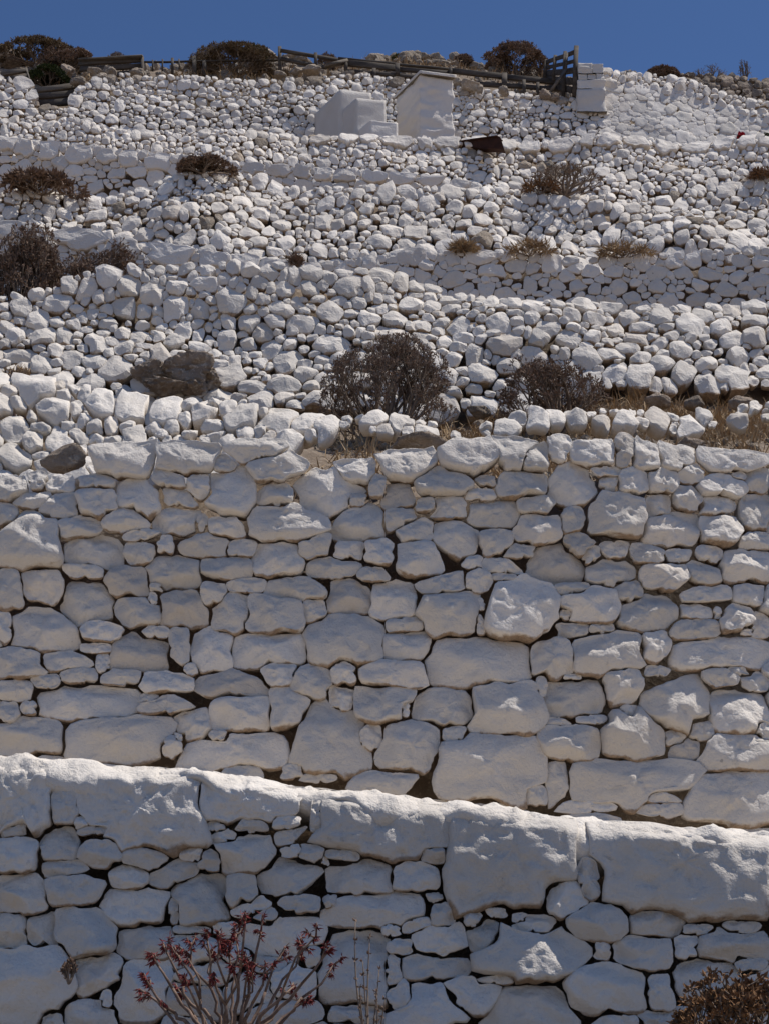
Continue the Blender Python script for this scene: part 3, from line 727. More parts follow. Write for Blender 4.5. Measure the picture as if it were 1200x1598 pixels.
# ------------------------------------------------------------------ rocks
import bmesh
_ico = {}
def ico(n):
    if n not in _ico:
        b = bmesh.new(); bmesh.ops.create_icosphere(b, subdivisions=n, radius=1.0)
        _ico[n] = (np.array([v.co[:] for v in b.verts]), np.array([[v.index for v in f.verts] for f in b.faces])); b.free()
    return _ico[n]

def rock_geo(size, seed, n=4, planes=11, rough=.10, cav=0.0):
    rng = np.random.default_rng(seed); V, Fc = ico(n)
    nn = rng.normal(size=(planes, 3)); nn /= np.linalg.norm(nn, axis=1)[:, None]
    h = rng.uniform(.55, .95, planes)
    dt = np.clip(V @ nn.T, 1e-3, None); r = np.minimum((h / dt).min(1), 1.05)
    r = r * (1 + rough * fbm(V * 2.4 + seed, 4, seed))
    if cav: r = r * (1 - cav * np.clip(vnoise(V * 3.1 + seed * 2, seed) - .15, 0, 1) ** .7 - cav * .3 * np.abs(vnoise(V * 8 + seed, seed + 4)))
    return V * r[:, None] * np.asarray(size), Fc

def rock_at(mb, px, py, w, h, Y, seed, n=3, depth=.8, **kw):
    m = mpp(py, Y); V, Fc = rock_geo((w / 2 * m, depth * (w + h) / 4 * m, h / 2 * m * 1.08), seed, n, **kw)
    mb.add(V + at(px, py, Y), Fc)

def rock(name, label, px, py, w, h, Y, seed, mat, n=4, attr=0, group=None, **kw):
    mb = MB(); rock_at(mb, px, py, w, h, Y, seed, n, **kw)
    V = np.concatenate(mb.V); c = at(px, py, Y)
    o = mesh_obj(name, V, [np.concatenate(mb.T)], mat, None, True, c)
    return tag(o, label, 'rock', group, 'thing')

orock = thing('rock_outcrop', 'dark pitted bare rock jutting from the white rubble, left of the large bush', 'rock', at(275, 605, face_Y('w3', 275, 600, .25)))
for k, (px, py, w, h, off, sd) in enumerate([(232, 585, 66, 44, .06, 5), (284, 578, 100, 56, .12, 8), (328, 594, 50, 42, .04, 12), (256, 602, 74, 28, .16, 14), (300, 604, 60, 30, .1, 15)]):
    mb = MB(); rock_at(mb, px, py, w, h, face_Y('w3', px, py, off), sd, 5, 1.0, rough=.22, cav=.34)
    mb.build('rock', M['bare_grey'], orock)
rock('bare_rock', 'dark brown bare rock lying at the left end of the tall wall top', 104, 716, 74, 44, face_Y('w2', 104, 735, -.25), 21, M['dark_stone'])
rock('bare_rock', 'grey unpainted rock lying on the tall wall top beside dry grass, below the large bush', 650, 690, 86, 42, face_Y('w2', 650, 705, -.22), 22, M['bare_grey'], rough=.16)
rock('bare_rock', 'small grey rock half buried in dry grass at the right end of the terrace', 1078, 692, 42, 24, face_Y('w2', 1078, 712, -.3), 24, M['bare_grey'])
for k, (px, py, w, h, Y) in enumerate([(1025, 628, 40, 26, 10.6), (1085, 630, 36, 24, 10.7), (1160, 630, 44, 24, 10.8), (745, 642, 40, 22, 10.5)]):
    rock('bare_rock', ['brown grey rock in the dry grass, right of the smaller bush', 'dark rock in dry grass, second right of the smaller bush', 'brown rock in dry grass against the right edge of the terrace', 'dark rock on the ground between the two dry bushes'][k], px, py, w, h, Y, 31 + k, M['dark_stone'] if k else M['bare_grey'])

# ------------------------------------------------------------------ plants
def grow(rng, base, stems, levels, spread, seglen, up=.12, jitter=.25, r0=.02, taper=.72, three=.25, shrink=.82):
    """branching stems: list of (points, radii) chains and list of tips (position, direction)"""
    chains, tips = [], []
    def rec(p, d, L, r, lev):
        pts = [p]; q = p; dd = d
        for k in range(2):
            dd = dd + rng.normal(size=3) * jitter * .5 + np.array([0, 0, up]); dd = dd / np.linalg.norm(dd)
            q = q + dd * L / 2; pts.append(q)
        r2 = r * taper
        chains.append((np.array(pts), np.array([r, (r + r2) / 2, r2])))
        if lev <= 0: tips.append((q, dd)); return
        nch = 3 if rng.random() < three else 2
        a = rng.normal(size=3); a -= dd * (a @ dd); a /= np.linalg.norm(a) + 1e-9; b = np.cross(dd, a)
        ph = rng.uniform(0, 6.28)
        for c in range(nch):
            t = ph + c * 2 * math.pi / nch + rng.normal() * .3; ang = rng.uniform(.22, .55)
            nd = dd * math.cos(ang) + (a * math.cos(t) + b * math.sin(t)) * math.sin(ang)
            rec(q, nd, L * rng.uniform(.8, 1.1) * shrink, r2 * (.9 if nch == 2 else .8), lev - 1)
    for s in range(stems):
        az = 2 * math.pi * (s + rng.uniform(0, .8)) / stems; pol = spread * math.sqrt((s * .618 + rng.uniform(0, .25)) % 1)
        d = np.array([math.sin(pol) * math.cos(az), math.sin(pol) * math.sin(az), math.cos(pol)])
        rec(np.array(base, float), d, seglen * rng.uniform(.85, 1.15), r0, levels)
    return chains, tips

def leaf_tufts(mb, tips, rng, count, length, width, spread=.8, droop=0.0, back=0.0):
    P = np.array([t[0] for t in tips]); D = np.array([t[1] for t in tips])
    for k in range(count):
        n = len(P)
        d = D + rng.normal(size=(n, 3)) * spread; d[:, 2] -= droop; d /= np.linalg.norm(d, axis=1)[:, None]
        s = np.cross(d, rng.normal(size=(n, 3))); s /= np.linalg.norm(s, axis=1)[:, None]
        L = length * rng.uniform(.6, 1.3, (n, 1)); W = width * rng.uniform(.7, 1.3, (n, 1))
        p = P - D * back * rng.uniform(0, 1, (n, 1))
        nrm = np.cross(s, d)
        V = np.stack([p, p + d * L * .45 + s * W / 2 + nrm * W * .2, p + d * L, p + d * L * .45 - s * W / 2 + nrm * W * .2], 1).reshape(-1, 3)
        mb.add(V, Q=np.arange(4 * n).reshape(-1, 4))

def shrub(name, label, px, Y, base, top_y, width, seed, leaf, twig='twig', stems=9, levels=5, spread=1.35, lc=3, ll=.05, lw=.018, group=None, depth=.8, r0=.02, leanx=0.0, cat='shrub', sparse=1.0, droop=0.0, lspread=.8, up=.10, k=4):
    rng = np.random.default_rng(seed)
    base = np.asarray(base, float)
    Hm = zf(at(px, top_y, Y)) - base[2]; Wm = width * mpp(top_y, Y)
    ch, tips = grow(rng, (0, 0, 0), stems, levels, spread, 1.0, up=up, r0=1.0)
    A = np.array([t[0] for t in tips])
    hi = A[:, 2].max() * 1.03; hx = np.percentile(np.abs(A[:, 0]), 98); hy = np.percentile(np.abs(A[:, 1]), 96)
    sc = np.array([Wm / 2 / hx, Wm / 2 * depth / hy, Hm / hi])
    t = thing(name, label, cat, base, group)
    mb = MB(); dim = np.array([Wm / 2, Wm / 2 * depth, Hm])
    def fit(p):
        q = p * sc / dim; r_ = np.linalg.norm(q, axis=-1, keepdims=True) + 1e-6
        return q / r_ * np.tanh(.95 * r_) / math.tanh(.95) * dim * 1.02
    for p, r in ch:
        q = fit(p); q[:, 0] += leanx * Hm * (q[:, 2] / Hm) ** 2; q[:, 2] = np.maximum(q[:, 2], .01)
        mb.tube(q + base, np.maximum(r * r0, .0022), k, False)
    mb.build('branches', M[twig], t)
    tp = []
    for p, d in tips:
        if rng.random() > sparse: continue
        q = fit(p); q[0] += leanx * Hm * (q[2] / Hm) ** 2; q[2] = max(q[2], .02); tp.append((q + base, d * sc / np.linalg.norm(d * sc)))
    if lc:
        mb = MB(); leaf_tufts(mb, tp, rng, lc, ll, lw, lspread, droop, ll * .8)
        lo = mb.build('foliage', M[leaf], t, False); lo['kind'] = 'stuff'
    return t

def G_(px, Y): 
    X = float(at(px, 799, Y)[0]); return on_hill(X, Y)
def base_px(px, py): 
    h = hill_hit(px, py); return h
b = G_(610, 10.55); b = G_(612 , 10.55)
def place(px, py, Y):
    """a foot on the hillside at distance Y, under photograph column px"""
    d = ray(px, py); X = d[0] / d[1] * Y; return on_hill(X, Y)
p = place(608, 640, 10.4)
shrub('dry_shrub', 'large dome-shaped dry brown shrub with bare branches before the rubble wall', 608, 10.4, p, 512, 212, 1, 'leaf_brown', stems=14, levels=7, spread=1.4, lc=3, ll=.024, lw=.008, r0=.026, k=3)
p = place(868, 640, 10.5)
shrub('dry_shrub', 'smaller reddish brown dry shrub leaning right, right of the large dome-shaped one', 866, 10.5, p, 556, 185, 2, 'leaf_brown', stems=14, levels=6, spread=1.45, lc=3, ll=.03, lw=.011, r0=.024, leanx=-.15, k=3)
p = place(36, 455, 12.85)
shrub('dry_shrub', 'tall dark brown shrub at the left edge before the large coping slabs', 36, 12.8, p, 344, 150, 3, 'leaf_brown', stems=16, levels=7, spread=1.35, lc=3, ll=.04, lw=.014, r0=.02, k=3)
p = place(125, 450, 12.85)
shrub('dry_shrub', 'low brown shrub tapering to the right under the large coping slabs', 125, 12.8, p, 378, 190, 4, 'leaf_brown', stems=14, levels=7, spread=1.45, lc=3, ll=.035, lw=.013, r0=.02, leanx=.25, k=3)
p = place(28, 600, 10.9)
shrub('dry_tuft', 'small withered tuft at the left edge beside a big white stone', 30, 10.7, p, 552, 66, 5, 'straw', 'twig_grey', stems=12, levels=4, spread=1.4, lc=2, ll=.05, lw=.01, r0=.01, cat='dry plant')
p = PL['w5'](318, 278)
shrub('dry_shrub', 'low brown shrub tucked under the shaded coping wall at upper left', 318, float(p[1]), p, 252, 96, 6, 'leaf_brown', stems=12, levels=6, spread=1.45, lc=4, ll=.045, lw=.018, r0=.02, k=3)
p = PL['w5'](68, 306)
shrub('dry_shrub', 'very low reddish brown ground shrub at the foot of the upper left shaded wall', 68, float(p[1]), p, 284, 125, 7, 'leaf_brown', stems=16, levels=4, spread=1.5, lc=5, ll=.09, lw=.03, r0=.012)
p = PL['w5'](880, 306)
shrub('bare_shrub', 'bare grey twiggy shrub on the ledge right of the middle', 880, float(p[1]), p, 264, 118, 8, 'leaf_brown', 'twig', stems=12, levels=5, spread=1.25, lc=1, ll=.04, lw=.015, r0=.024)
shrub('dry_tuft', 'low rusty tuft at the foot of the bare twiggy shrub', 838, float(PL['w5'](840, 306)[1]), PL['w5'](840, 306), 288, 62, 9, 'leaf_rust', stems=14, levels=3, spread=1.5, lc=3, ll=.08, lw=.02, r0=.008, cat='dry plant')
for k, (px, key, ty_, w, lf, lb) in enumerate([(826, 'w4', 386, 78, 'straw', 'straw coloured tuft on the ledge over the shaded right wall, right of the middle'), (722, 'w4', 383, 44, 'straw', 'pale dry tuft on the ledge just above the shaded wall, middle of the slope'), (975, 'w4', 388, 90, 'straw', 'wide thin straw tuft on the ledge over the shaded right wall'),
        (1188, 'w5', 268, 40, 'leaf_rust', 'rusty tuft at the right edge of the small rubble bank'), (462, 'w4', 404, 16, 'leaf_brown', 'single thin dead sprig before the coping slabs')]):
    b_ = PL[key](px, float(TOP[key](px)) + 3)
    shrub('dry_tuft', lb, px, float(b_[1]), b_, ty_, w, 90 + k, lf, 'twig', stems=16, levels=3, spread=1.35, lc=4, ll=.09, lw=.012, r0=.006, cat='dry plant', k=3)
# skyline and ridge plants
sky_ = [
    ('dry_shrub', 'large round dark brown shrub on the skyline left of the broken gate', 803, 24.2, 70, 104, 'leaf_brown', 11, 6, 1.3, 4, .09, .035),
    ('dry_shrub', 'low wide rusty brown shrub on the skyline at far left', 58, 24.0, 71, 124, 'leaf_dun', 18, 5, 1.5, 5, .10, .035),
    ('dry_shrub', 'brown shrub beside the pale outcrop on the left skyline', 106, 23.7, 79, 84, 'leaf_brown', 12, 5, 1.45, 5, .09, .03),
    ('dry_shrub', 'small dark shrub at the extreme left of the skyline', 6, 24.6, 66, 26, 'leaf_brown', 8, 5, 1.3, 4, .09, .03),
    ('dry_shrub', 'grey bare topped shrub on the skyline above the small picket fence', 325, 23.8, 73, 56, 'twig', 11, 6, 1.3, 2, .07, .02),
    ('dry_shrub', 'broad tawny dry shrub behind the wall, left of the long fence', 366, 23.1, 82, 140, 'leaf_dun', 14, 6, 1.4, 4, .09, .025),
    ('green_shrub', 'bright green cushion shrub on the skyline above the tawny one', 398, 24.8, 70, 42, 'leaf_olive', 12, 5, 1.45, 6, .08, .04),
    ('dark_shrub', 'dark green low shrub behind the boards at upper left', 78, 22.8, 107, 70, 'leaf_green', 14, 5, 1.45, 6, .08, .04),
    ('green_shrub', 'small olive green shrub on the skyline above the pier', 627, 25.0, 85, 36, 'leaf_olive', 10, 5, 1.4, 6, .08, .04),
    ('dry_shrub', 'small dark brown shrub right of the pier on the skyline', 724, 24.6, 86, 34, 'leaf_brown', 10, 5, 1.3, 4, .07, .025),
    ('dry_shrub', 'low dark shrub on the left skyline behind the plank barrier', 184, 24.5, 82, 40, 'twig', 10, 5, 1.35, 2, .07, .02),
    ('dry_shrub', 'small brown shrub beneath the corner of the leaning fence', 512, 23.9, 84, 34, 'leaf_brown', 10, 5, 1.35, 4, .08, .025),
    ('dry_shrub', 'dark brown dome shrub on the right skyline above the limewashed wall', 1030, 24.2, 107, 54, 'leaf_brown', 12, 6, 1.4, 5, .09, .035),
    ('dry_shrub', 'small brown tuft beside the brown field wall on the right', 1066, 23.6, 118, 26, 'leaf_brown', 10, 5, 1.4, 5, .07, .025),
    ('bare_twigs', 'thin bare twigs above the brown field wall at right', 1105, 24.0, 104, 60, 'twig', 7, 3, 1.1, 0, .05, .01),
    ('thistle', 'tall spindly dead thistle standing against the sky at far right', 1160, 24.0, 93, 24, 'twig', 3, 3, .55, 2, .05, .02),
]
for k, (nm, lb, px, Y, ty_, w, lf, stn, lev, spr, lc, ll, lw) in enumerate(sky_):
    p = place(px, 110, Y)
    tp_z = zf(at(px, ty_, Y))
    if tp_z - p[2] < .25: p[2] = tp_z - .45
    shrub(nm, lb, px, Y, p, ty_, w, 40 + k, lf, 'twig', stems=stn + 4, levels=lev + (1 if w > 50 else 0), spread=spr, lc=lc, ll=ll * .5, lw=lw * .55, r0=.018, cat='shrub', k=3)

# foreground plants
def fore_plant():
    rng = np.random.default_rng(77)
    Y = 5.35; bx, by = 560, 780
    base = on_hill(float(at(362, 1598, Y)[0]), Y)
    tips_px = [(120, 310), (195, 262), (270, 315), (430, 190), (510, 212), (350, 250), (470, 285), (650, 112), (735, 190), (590, 195), (870, 270), (955, 262), (1040, 212), (1115, 275), (1140, 365), (920, 490),
               (985, 570), (110, 470), (62, 505), (760, 360), (660, 330), (690, 410), (330, 335), (470, 432), (310, 455), (290, 525), (580, 385), (560, 280)]
    t = thing('succulent_shrub', 'leafless pale stemmed shrub with wilted dark red leaf tufts before the nearest wall', 'shrub', base)
    mb = MB(); tips = []
    E3 = [at(200 + x / 3.53, 1400 + y / 3.53, Y + rng.uniform(-.22, .2)) for x, y in tips_px]
    left = sorted(range(len(E3)), key=lambda i: E3[i][0]); groups = []
    while left:                                               # tips that stand close share a stem and fork near the top
        a = left.pop(0); g = [a]
        near = sorted(left, key=lambda i: np.linalg.norm(E3[i] - E3[a]))[:2]
        for b in near:
            if np.linalg.norm(E3[b] - E3[a]) < .085 and len(g) < 2: g.append(b); left.remove(b)
        groups.append(g)
    for g in groups:
        mid = sum(E3[i] for i in g) / len(g); f = base + (mid - base) * rng.uniform(.62, .74); side = (f - base) * np.array([1, 1, 0])
        f = f - np.array([0, 0, .02]); c1 = base + np.array([side[0] * .45, side[1] * .5, (f[2] - base[2]) * .36]); c2 = base + np.array([side[0] * .85, side[1] * .9, (f[2] - base[2]) * .7])
        u = np.linspace(0, 1, 9)[:, None]
        pts = base * (1 - u) ** 3 + 3 * c1 * u * (1 - u) ** 2 + 3 * c2 * u * u * (1 - u) + f * u ** 3
        pts[1:-1] += rng.normal(size=(7, 3)) * .006; r0 = .0075 * rng.uniform(.85, 1.15)
        mb.tube(pts, np.linspace(r0, r0 * .7, 9), 6)
        for i in g:
            e = E3[i]; m_ = (pts[-1] + e) / 2 + rng.normal(size=3) * .012 + (e - mid) * .25
            tw = np.array([pts[-1], m_, e]); mb.tube(tw, [r0 * .65, r0 * .55, r0 * .42], 6)
            d = e - m_; d /= np.linalg.norm(d); tips.append((e, d))
            for q in range(rng.integers(2, 5)):
                dd = d + rng.normal(size=3) * .7; dd /= np.linalg.norm(dd); s0 = m_ + (e - m_) * rng.uniform(.2, 1); L = rng.uniform(.018, .05)
                tw = np.array([s0, s0 + dd * L * .6, s0 + dd * L + np.array([0, 0, .008])]); mb.tube(tw, [.0035, .003, .0024], 5); tips.append((tw[-1], dd))
    mb.build('stems', M['twig_grey'], t)
    mb = MB(); leaf_tufts(mb, tips, rng, 20, .024, .0055, .6, 1.1, .022)
    lo = mb.build('foliage', M['leaf_red'], t, False); lo['kind'] = 'stuff'
fore_plant()
def stalk_plant():
    rng = np.random.default_rng(5); Y = 5.4
    base = on_hill(float(at(578, 1598, Y)[0]), Y)
    t = thing('dry_stalk', 'thin upright dead stalk with small seed heads, right of the red-leaved plant', 'dry plant', base)
    mb = MB(); tips = []
    for (x, y) in [(556, 1438), (578, 1462), (592, 1512), (566, 1500), (562, 1540), (586, 1548), (600, 1560)]:
        e = at(x, y, Y + rng.uniform(-.1, .1)); u = np.linspace(0, 1, 8)[:, None]
        pts = base * (1 - u) + e * u; pts[:, 0] += np.sin(u[:, 0] * 3) * rng.normal() * .015
        mb.tube(pts, np.linspace(.0045, .0015, 8), 5)
        for j in range(3, 8):
            for q in range(2):
                dd = np.array([rng.normal() * .6, rng.normal() * .6, .5]); dd /= np.linalg.norm(dd); tips.append((pts[j], dd))
    mb.build('stems', M['twig'], t)
    mb = MB(); leaf_tufts(mb, tips, rng, 3, .014, .007, .6); lo = mb.build('seed_heads', M['leaf_brown'], t, False); lo['kind'] = 'stuff'
stalk_plant()
Yb = 5.2; p = on_hill(float(at(1160, 1598, Yb)[0]), Yb)
shrub('dry_shrub', 'rusty brown leafy shrub in the bottom right corner before the nearest wall', 1160, Yb, p, 1512, 230, 60, 'leaf_rust', 'twig', stems=14, levels=5, spread=1.15, lc=6, ll=.022, lw=.011, r0=.010, lspread=.7, droop=.1)
# the plant drying in a gap of the nearest wall
shrub('dry_tuft', 'small dry weed growing in a dark gap low in the nearest wall', 112, 5.8, at(108, 1540, 5.92), 1492, 26, 61, 'leaf_brown', 'twig', stems=8, levels=3, spread=1.2, lc=3, ll=.018, lw=.008, r0=.003, cat='dry plant')

# ------------------------------------------------------------------ dry grass and pebbles
def grass(name, label, spots, seed, mat='straw', L=(.08, .22), w=.006):
    rng = np.random.default_rng(seed); mb = MB(); P = []
    for (x0, x1, Y0, Y1, n) in spots:
        cx = rng.uniform(x0, x1, max(3, n // 14)); cy = rng.uniform(Y0, Y1, len(cx))
        for k in range(n):
            i = rng.integers(len(cx)); px = cx[i] + rng.normal() * 9; Y = cy[i] + rng.normal() * .06
            d = ray(px, 700); P.append(on_hill(d[0] / d[1] * Y, Y))
    P = np.array(P); n = len(P)
    l = rng.uniform(*L, (n, 1)) * rng.uniform(.4, 1, (n, 1)); dr = rng.normal(size=(n, 3)) * .42; dr[:, 2] = 1; dr /= np.linalg.norm(dr, axis=1)[:, None]
    s = rng.normal(size=(n, 3)); s[:, 2] = 0; s /= np.linalg.norm(s, axis=1)[:, None]; s *= w
    bend = rng.normal(size=(n, 3)) * .25; bend[:, 2] = -abs(bend[:, 2])
    P = P - np.array([0, 0, .01])
    V = np.stack([P - s, P + s, P + dr * l * .55 + s * .7, P + dr * l * .55 - s * .7, P + (dr + bend) * l], 1).reshape(-1, 3)
    i5 = np.arange(n)[:, None] * 5
    mb.add(V, T=i5 + np.array([[3, 2, 4]]), Q=i5 + np.array([[0, 1, 2, 3]]))
    o = mb.build(name, M[mat], None, False)
    return tag(o, label, 'dry grass', None, 'stuff')
Yt = lambda k, x: float(PL[k](x, float(TOP[k](x)))[1])
print('terrace depths', {k: (round(Yt(k, 600), 2)) for k in order})
ybk = Yt('bank', 900)
grass('dry_grass', 'straw coloured dry grass along the terrace around the two bushes', [(480, 1210, ybk + .05, 11.3, 3600), (900, 1210, 10.4, 11.4, 3000), (690, 800, 10.2, 11.0, 500)], 3, L=(.1, .30))
grass('dry_grass', 'thin dry grass on the brown strip along the tall wall top', [(440, 590, 8.55, 9.0, 1200), (820, 1210, 8.5, 9.3, 3200), (0, 120, 8.5, 8.9, 300)], 4, L=(.05, .20), w=.004)
grass('dry_grass', 'sparse dry grass on the ledge above the shaded right wall', [(780, 860, 13.5, 14.2, 700), (930, 1200, 13.5, 14.2, 500), (640, 760, 13.5, 14.1, 300)], 5, L=(.15, .42), w=.008)
grass('dry_grass', 'tawny dry grass on the skyline ridge behind the fences', [(0, 140, 22.8, 24.5, 700), (220, 450, 22.4, 23.4, 1500), (460, 900, 22.8, 24.6, 1200), (1060, 1110, 22.8, 24, 300)], 6, L=(.12, .4), w=.012)

def pebbles(name, label, spots, seed, mat, sz=(.015, .05)):
    rng = np.random.default_rng(seed); mb = MB(); V0, F0 = ico(2)
    for (x0, x1, Y0, Y1, n) in spots:
        for k in range(n):
            px = rng.uniform(x0, x1); Y = rng.uniform(Y0, Y1); d = ray(px, 700); c = on_hill(d[0] / d[1] * Y, Y)
            s = rng.uniform(*sz) * rng.uniform(.5, 1.0); nn = rng.normal(size=(8, 3)); nn /= np.linalg.norm(nn, axis=1)[:, None]
            r = np.minimum((rng.uniform(.5, .95, 8) / np.clip(V0 @ nn.T, 1e-3, None)).min(1), 1.1)
            mb.add(V0 * r[:, None] * s * rng.uniform(.6, 1.4, 3) + c + np.array([0, 0, s * .3]), F0)
    return tag(mb.build(name, mat, None, False), label, 'pebbles', None, 'stuff')
pebbles('pebbles', 'loose tan pebbles and chips on the earth strips of the lower terraces', [(420, 600, 8.5, 9.1, 120), (780, 1210, 8.5, 9.3, 330), (480, 1210, 10.0, 11.3, 330), (0, 130, 8.5, 9.0, 60)], 8, M['bare_tan'], (.02, .07))
pebbles('pebbles', 'loose tan stones on the ledges higher up the slope', [(780, 1210, 13.7, 14.6, 220), (0, 110, 12.3, 13.0, 60), (640, 1000, 19.8, 20.6, 120)], 9, M['bare_tan'], (.03, .09))
pebbles('pebbles', 'pale loose rubble scattered over the skyline ridge', [(0, 1210, 22.6, 25.6, 700)], 10, M['bare_tan'], (.05, .17))

# ------------------------------------------------------------------ ridge outcrops and the brown field wall
def outcrop(label, items, seed, mat):
    Y = items[0][4]; t = thing('rock_outcrop', label, 'rock outcrop', at(items[0][0], items[0][1] + items[0][3] / 2, Y))
    for k, (px, py, w, h, Y) in enumerate(items):
        mb = MB(); rock_at(mb, px, py, w, h, Y, seed + k, 4, .9, rough=.16); mb.build('rock', mat, t)
outcrop('pale grey outcrop of rocks on the left skyline among brown shrubs', [(72, 103, 34, 26, 23.9), (120, 98, 40, 34, 23.9), (105, 113, 30, 26, 23.3), (16, 88, 36, 26, 24.6), (20, 100, 40, 22, 24.2), (128, 86, 26, 16, 24.6)], 70, M['bare_grey'])
outcrop('pale stony hump on the skyline behind the green cushion shrub', [(415, 90, 40, 30, 25.0), (400, 96, 30, 20, 24.6)], 80, M['bare_tan'])
outcrop('pale scree rocks on the skyline behind the pier and long fence', [(590, 90, 34, 14, 25.3), (650, 96, 54, 24, 25.0), (680, 96, 44, 22, 25.0), (700, 104, 40, 20, 24.6), (665, 104, 36, 16, 24.6), (460, 92, 40, 14, 25.0), (740, 106, 30, 16, 24.7), (770, 108, 34, 18, 24.4)], 90, M['bare_tan'])
outcrop('tan rocks lying on top of the upper wall behind the pier', [(733, 132, 30, 22, 21.9), (712, 128, 22, 18, 22.0), (748, 140, 14, 18, 21.8), (786, 143, 18, 20, 21.7)], 100, M['bare_tan'])
outcrop('row of unpainted rocks along the upper wall top under the fence corner', [(543, 118, 22, 18, 22.2), (566, 120, 22, 20, 22.1), (525, 118, 18, 16, 22.2), (488, 110, 30, 16, 22.5), (462, 112, 22, 14, 22.5), (436, 118, 22, 12, 22.3)], 110, M['bare_tan'])
outcrop('pale unpainted rocks at the left end of the upper wall top', [(148, 112, 24, 18, 22.1), (170, 112, 24, 22, 22.1), (158, 122, 26, 16, 22.0), (124, 129, 26, 18, 21.9), (213, 114, 22, 18, 22.0)], 120, M['bare_tan'])
outcrop('dark rocks at the foot of the broken gate', [(850, 148, 22, 22, 21.9), (866, 152, 16, 14, 21.9), (826, 148, 22, 12, 22.0)], 130, M['bare_grey'])
top_f = poly([(1060, 124), (1110, 121), (1150, 119), (1200, 124), (1500, 140)])
bot_f = poly([(1060, 128), (1110, 144), (1200, 166), (1500, 200)])
fieldp = Plane(1130, 140, 23.0, 4, 10)
rubble('w10', 'brown unpainted field wall on the right skyline above the limewashed wall', bot_f, lambda x, y: 13, 140, 'white_far', x0=1062, x1=1350, top=top_f, plane=fieldp, tries=2500, K=16, RN=5, gap=.6, alt=M['dark_stone'], pick=lambda x, y: True)

# ------------------------------------------------------------------ timber
def plank(parent, name, a, b, thick, wide=.05, mat='wood', seed=0, rough=.004):
    """a board between two photograph points (x, y, distance), thick in photograph pixels"""
    p, q = at(*a), at(*b); m = mpp((a[1] + b[1]) / 2, (a[2] + b[2]) / 2)
    up = (0, 0, 1) if abs((q - p)[2]) < .8 * np.linalg.norm(q - p) else (1, 0, .2)
    mb = MB()
    if up[2] == 1: mb.bar(p, q, wide, thick * m, up, rough, seed)
    else: mb.bar(p, q, wide, thick * m, up, rough, seed)
    return mb.build(name, M[mat], parent)
t = thing('plank_barrier', 'dark plank barrier along the left skyline, ending at a square post', 'fence', at(180, 120, 22.6))
for k, (y0, y1, x0) in enumerate([(98, 92, 124), (107, 102, 126), (117, 112, 150)]): plank(t, 'plank', (x0, y0 + 1, 22.7), (221, y1 + 1, 22.5), 8.5, .05, 'wood', k)
plank(t, 'post', (223, 89, 22.45), (224, 136, 22.45), 4, .09, 'wood', 9)
plank(t, 'top_rail', (124, 94, 22.66), (224, 89, 22.42), 3, .10, 'wood_grey', 4)
t = thing('retaining_boards', 'wide dark boards holding the earth below the dark green shrub at left', 'retaining boards', at(80, 165, 22.0))
for k, (a, b_, th) in enumerate([((2, 117, 22.6), (44, 109, 22.6), 7), ((2, 126, 22.6), (46, 120, 22.6), 9), ((38, 143, 22.0), (118, 134, 22.0), 9), ((40, 153, 22.0), (118, 146, 22.0), 10), ((44, 164, 22.0), (116, 158, 22.0), 12)]):
    plank(t, 'board', a, b_, th, .06, 'wood_grey' if k in (0, 2) else 'wood', 20 + k)
plank(t, 'stake', (42, 106, 22.3), (49, 138, 22.0), 2.2, .03, 'wood_grey', 28)
t = thing('picket_fence', 'low wire fence with short dark pickets above the wall at left', 'fence', at(320, 120, 22.7))
plank(t, 'rail', (224, 97.5, 22.8), (436, 94, 22.9), 2.2, .04, 'wood', 30)
for k, (x, y0, y1, w) in enumerate([(239, 94, 107, 2.4), (254, 93, 106, 2.4), (269.5, 91, 111, 4), (280, 92, 104, 2), (304, 89, 118, 6), (320, 95, 114, 6)]): plank(t, 'picket', (x, y0, 22.75), (x, y1 + 4, 22.75), w, w * .011, 'wood', 31 + k)
t = thing('rail_fence', 'short leaning two-rail fence of dark timber on the skyline, left of the long fence', 'fence', at(470, 110, 22.7))
for k, (x, y0, y1, w) in enumerate([(437.5, 74, 118, 5.5), (493.5, 84, 108, 5)]): plank(t, 'post', (x, y0, 22.7), (x, y1, 22.7), w, .08, 'wood', 40 + k)
plank(t, 'rail', (438, 79, 22.62), (528, 93, 22.75), 5, .05, 'wood', 43); plank(t, 'rail', (438, 92, 22.62), (510, 106, 22.75), 5.5, .05, 'wood', 44)
t = thing('rail_fence', 'long dark board fence sagging across the skyline behind the pier', 'fence', at(700, 125, 22.6))
plank(t, 'rail', (507, 104, 22.3), (541, 95.5, 22.5), 5, .12, 'wood_grey', 50)
plank(t, 'rail', (528, 91, 22.9), (700, 108, 22.9), 3.5, .05, 'wood', 56)
for k, (a, b_, th) in enumerate([((540, 98, 22.5), (622, 107, 22.6), 10), ((621, 108, 22.6), (702, 115, 22.6), 7), ((700, 110, 22.55), (786, 119, 22.6), 9), ((785, 119.5, 22.6), (868, 128, 22.6), 9), ((541, 111, 22.5), (660, 121, 22.6), 6), ((745, 131, 22.6), (880, 139, 22.6), 7)]):
    plank(t, 'rail', a, b_, th, .05, 'wood', 51 + k)
for k, (x, y0, y1, w) in enumerate([(540, 94, 114, 6), (584, 108, 124, 6), (620, 100, 118, 7), (786, 116, 142, 8), (817, 126, 148, 5), (703, 106, 120, 4), (838, 130, 150, 5)]): plank(t, 'post', (x, y0, 22.5), (x, y1, 22.5), w, .08, 'wood', 60 + k)
t = thing('broken_gate', 'broken timber gate frame leaning beside the white end pillar', 'gate', at(885, 150, 22.2))
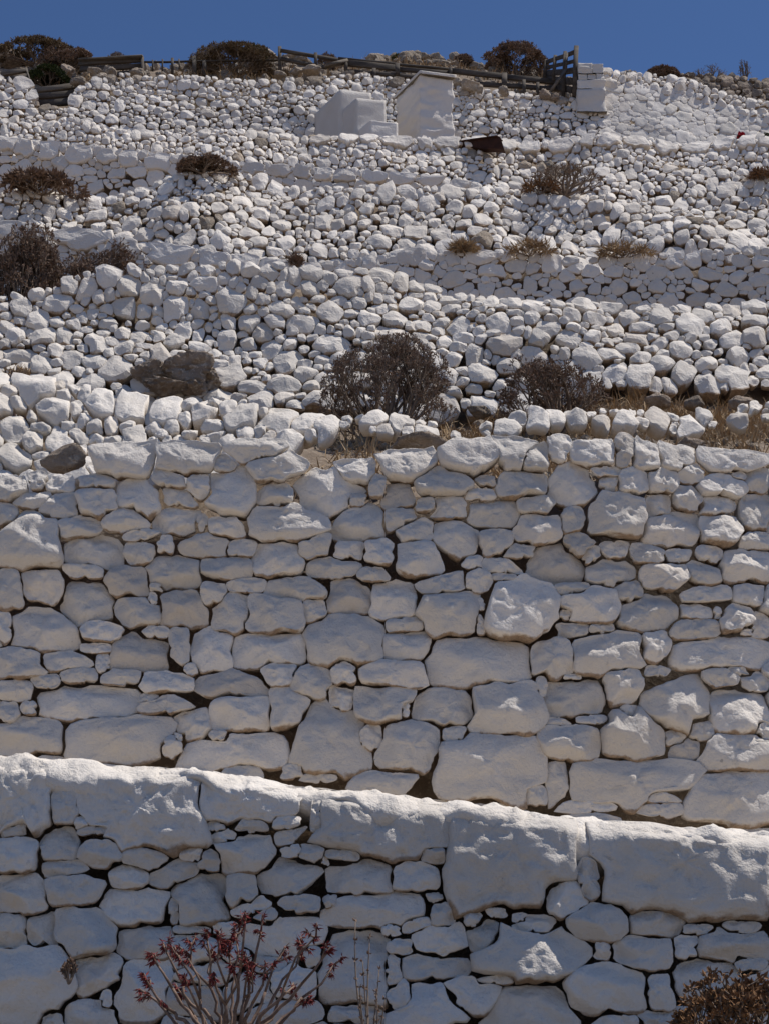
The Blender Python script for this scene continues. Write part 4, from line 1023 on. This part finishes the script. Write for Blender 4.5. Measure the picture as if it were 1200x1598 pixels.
for k, (x, y0, y1, w, Y) in enumerate([(898.5, 73, 150, 7, 21.95), (881, 82, 152, 5.5, 22.25), (866, 88, 128, 5.5, 22.6), (852, 95, 124, 5, 22.9)]): plank(t, 'post', (x, y0, Y), (x - 3, y1, Y), w, .08, 'wood', 70 + k)
for k, (a, b_, th) in enumerate([((851, 97, 22.9), (898, 81, 21.95), 6), ((852, 106, 22.9), (897, 95, 21.95), 5), ((852, 115, 22.9), (897, 110, 21.95), 9), ((853, 124, 22.9), (897, 127, 21.95), 10), ((858, 132, 22.9), (897, 142, 21.95), 10)]): plank(t, 'rail', a, b_, th, .045, 'wood', 75 + k)
plank(t, 'brace', (858, 143, 21.9), (882, 110, 22.0), 4, .05, 'wood_grey', 79); plank(t, 'brace', (882, 110, 22.0), (884, 84, 22.1), 4, .05, 'wood', 80)
t = (thing('rusty_beam', 'rusty dark red beam lying slantwise on the loose wall below the pier', 'beam', at(745, 228, 19.4)))
Ya, Yb_ = 19.2, 19.7
q8 = [at(702, 224.5, Yb_), at(704, 229, Yb_), at(786, 232.5, Ya), at(780, 213, Ya)]; bk = np.array([.03, .13, .02])
def beam_mesh():
    mb = MB(); n = 10; V = []
    for k in range(n + 1):
        u = k / n; up_ = q8[0] * (1 - u) + q8[3] * u; dn_ = q8[1] * (1 - u) + q8[2] * u; w_ = np.array([0, 0, .006 * math.sin(k * 1.7)])
        V += [up_ + w_, dn_ + w_, dn_ + bk + w_, up_ + bk + w_]
    Q = [(4 * k + j, 4 * k + 4 + j, 4 * k + 4 + (j + 1) % 4, 4 * k + (j + 1) % 4) for k in range(n) for j in range(4)] + [(0, 1, 2, 3), (4 * n + 3, 4 * n + 2, 4 * n + 1, 4 * n)]
    mb.add(V, Q=Q); return mb
beam_mesh().build('web', M['rust'], t, False)
mb = MB(); mb.bar(q8[0] + np.array([0, .05, .008]), q8[3] + np.array([0, .05, .008]), .16, .014, (0, 0, 1), .001, 3); mb.build('flange', M['rust'], t)
# flowers on the ledge
def flowers(px, py, Y, label, seed, mat):
    rng = np.random.default_rng(seed); b_ = at(px, py + 9, Y); t = thing('flower_clump', label, 'flowers', b_)
    ch, tips = grow(rng, b_, 7, 2, 1.0, .035, r0=.003); mb = MB()
    for p, r in ch: mb.tube(p, r, 4, False)
    leaf_tufts(mb, tips, rng, 4, .03, .018, .9); mb.build('stems', M['leaf_green'], t)
    if mat:
        mb = MB(); leaf_tufts(mb, [(q + np.array([0, -.03, .01]), d) for q, d in tips], rng, 8, .032, .028, 1.2); o = mb.build('blossoms', M[mat], t, False); o['kind'] = 'stuff'
flowers(1155, 211, 20.05, 'small clump of red flowers on the white ledge at far right', 3, 'petal')
flowers(1197, 209, 20.05, 'small green plant with a few leaves at the right end of the white ledge', 4, None)
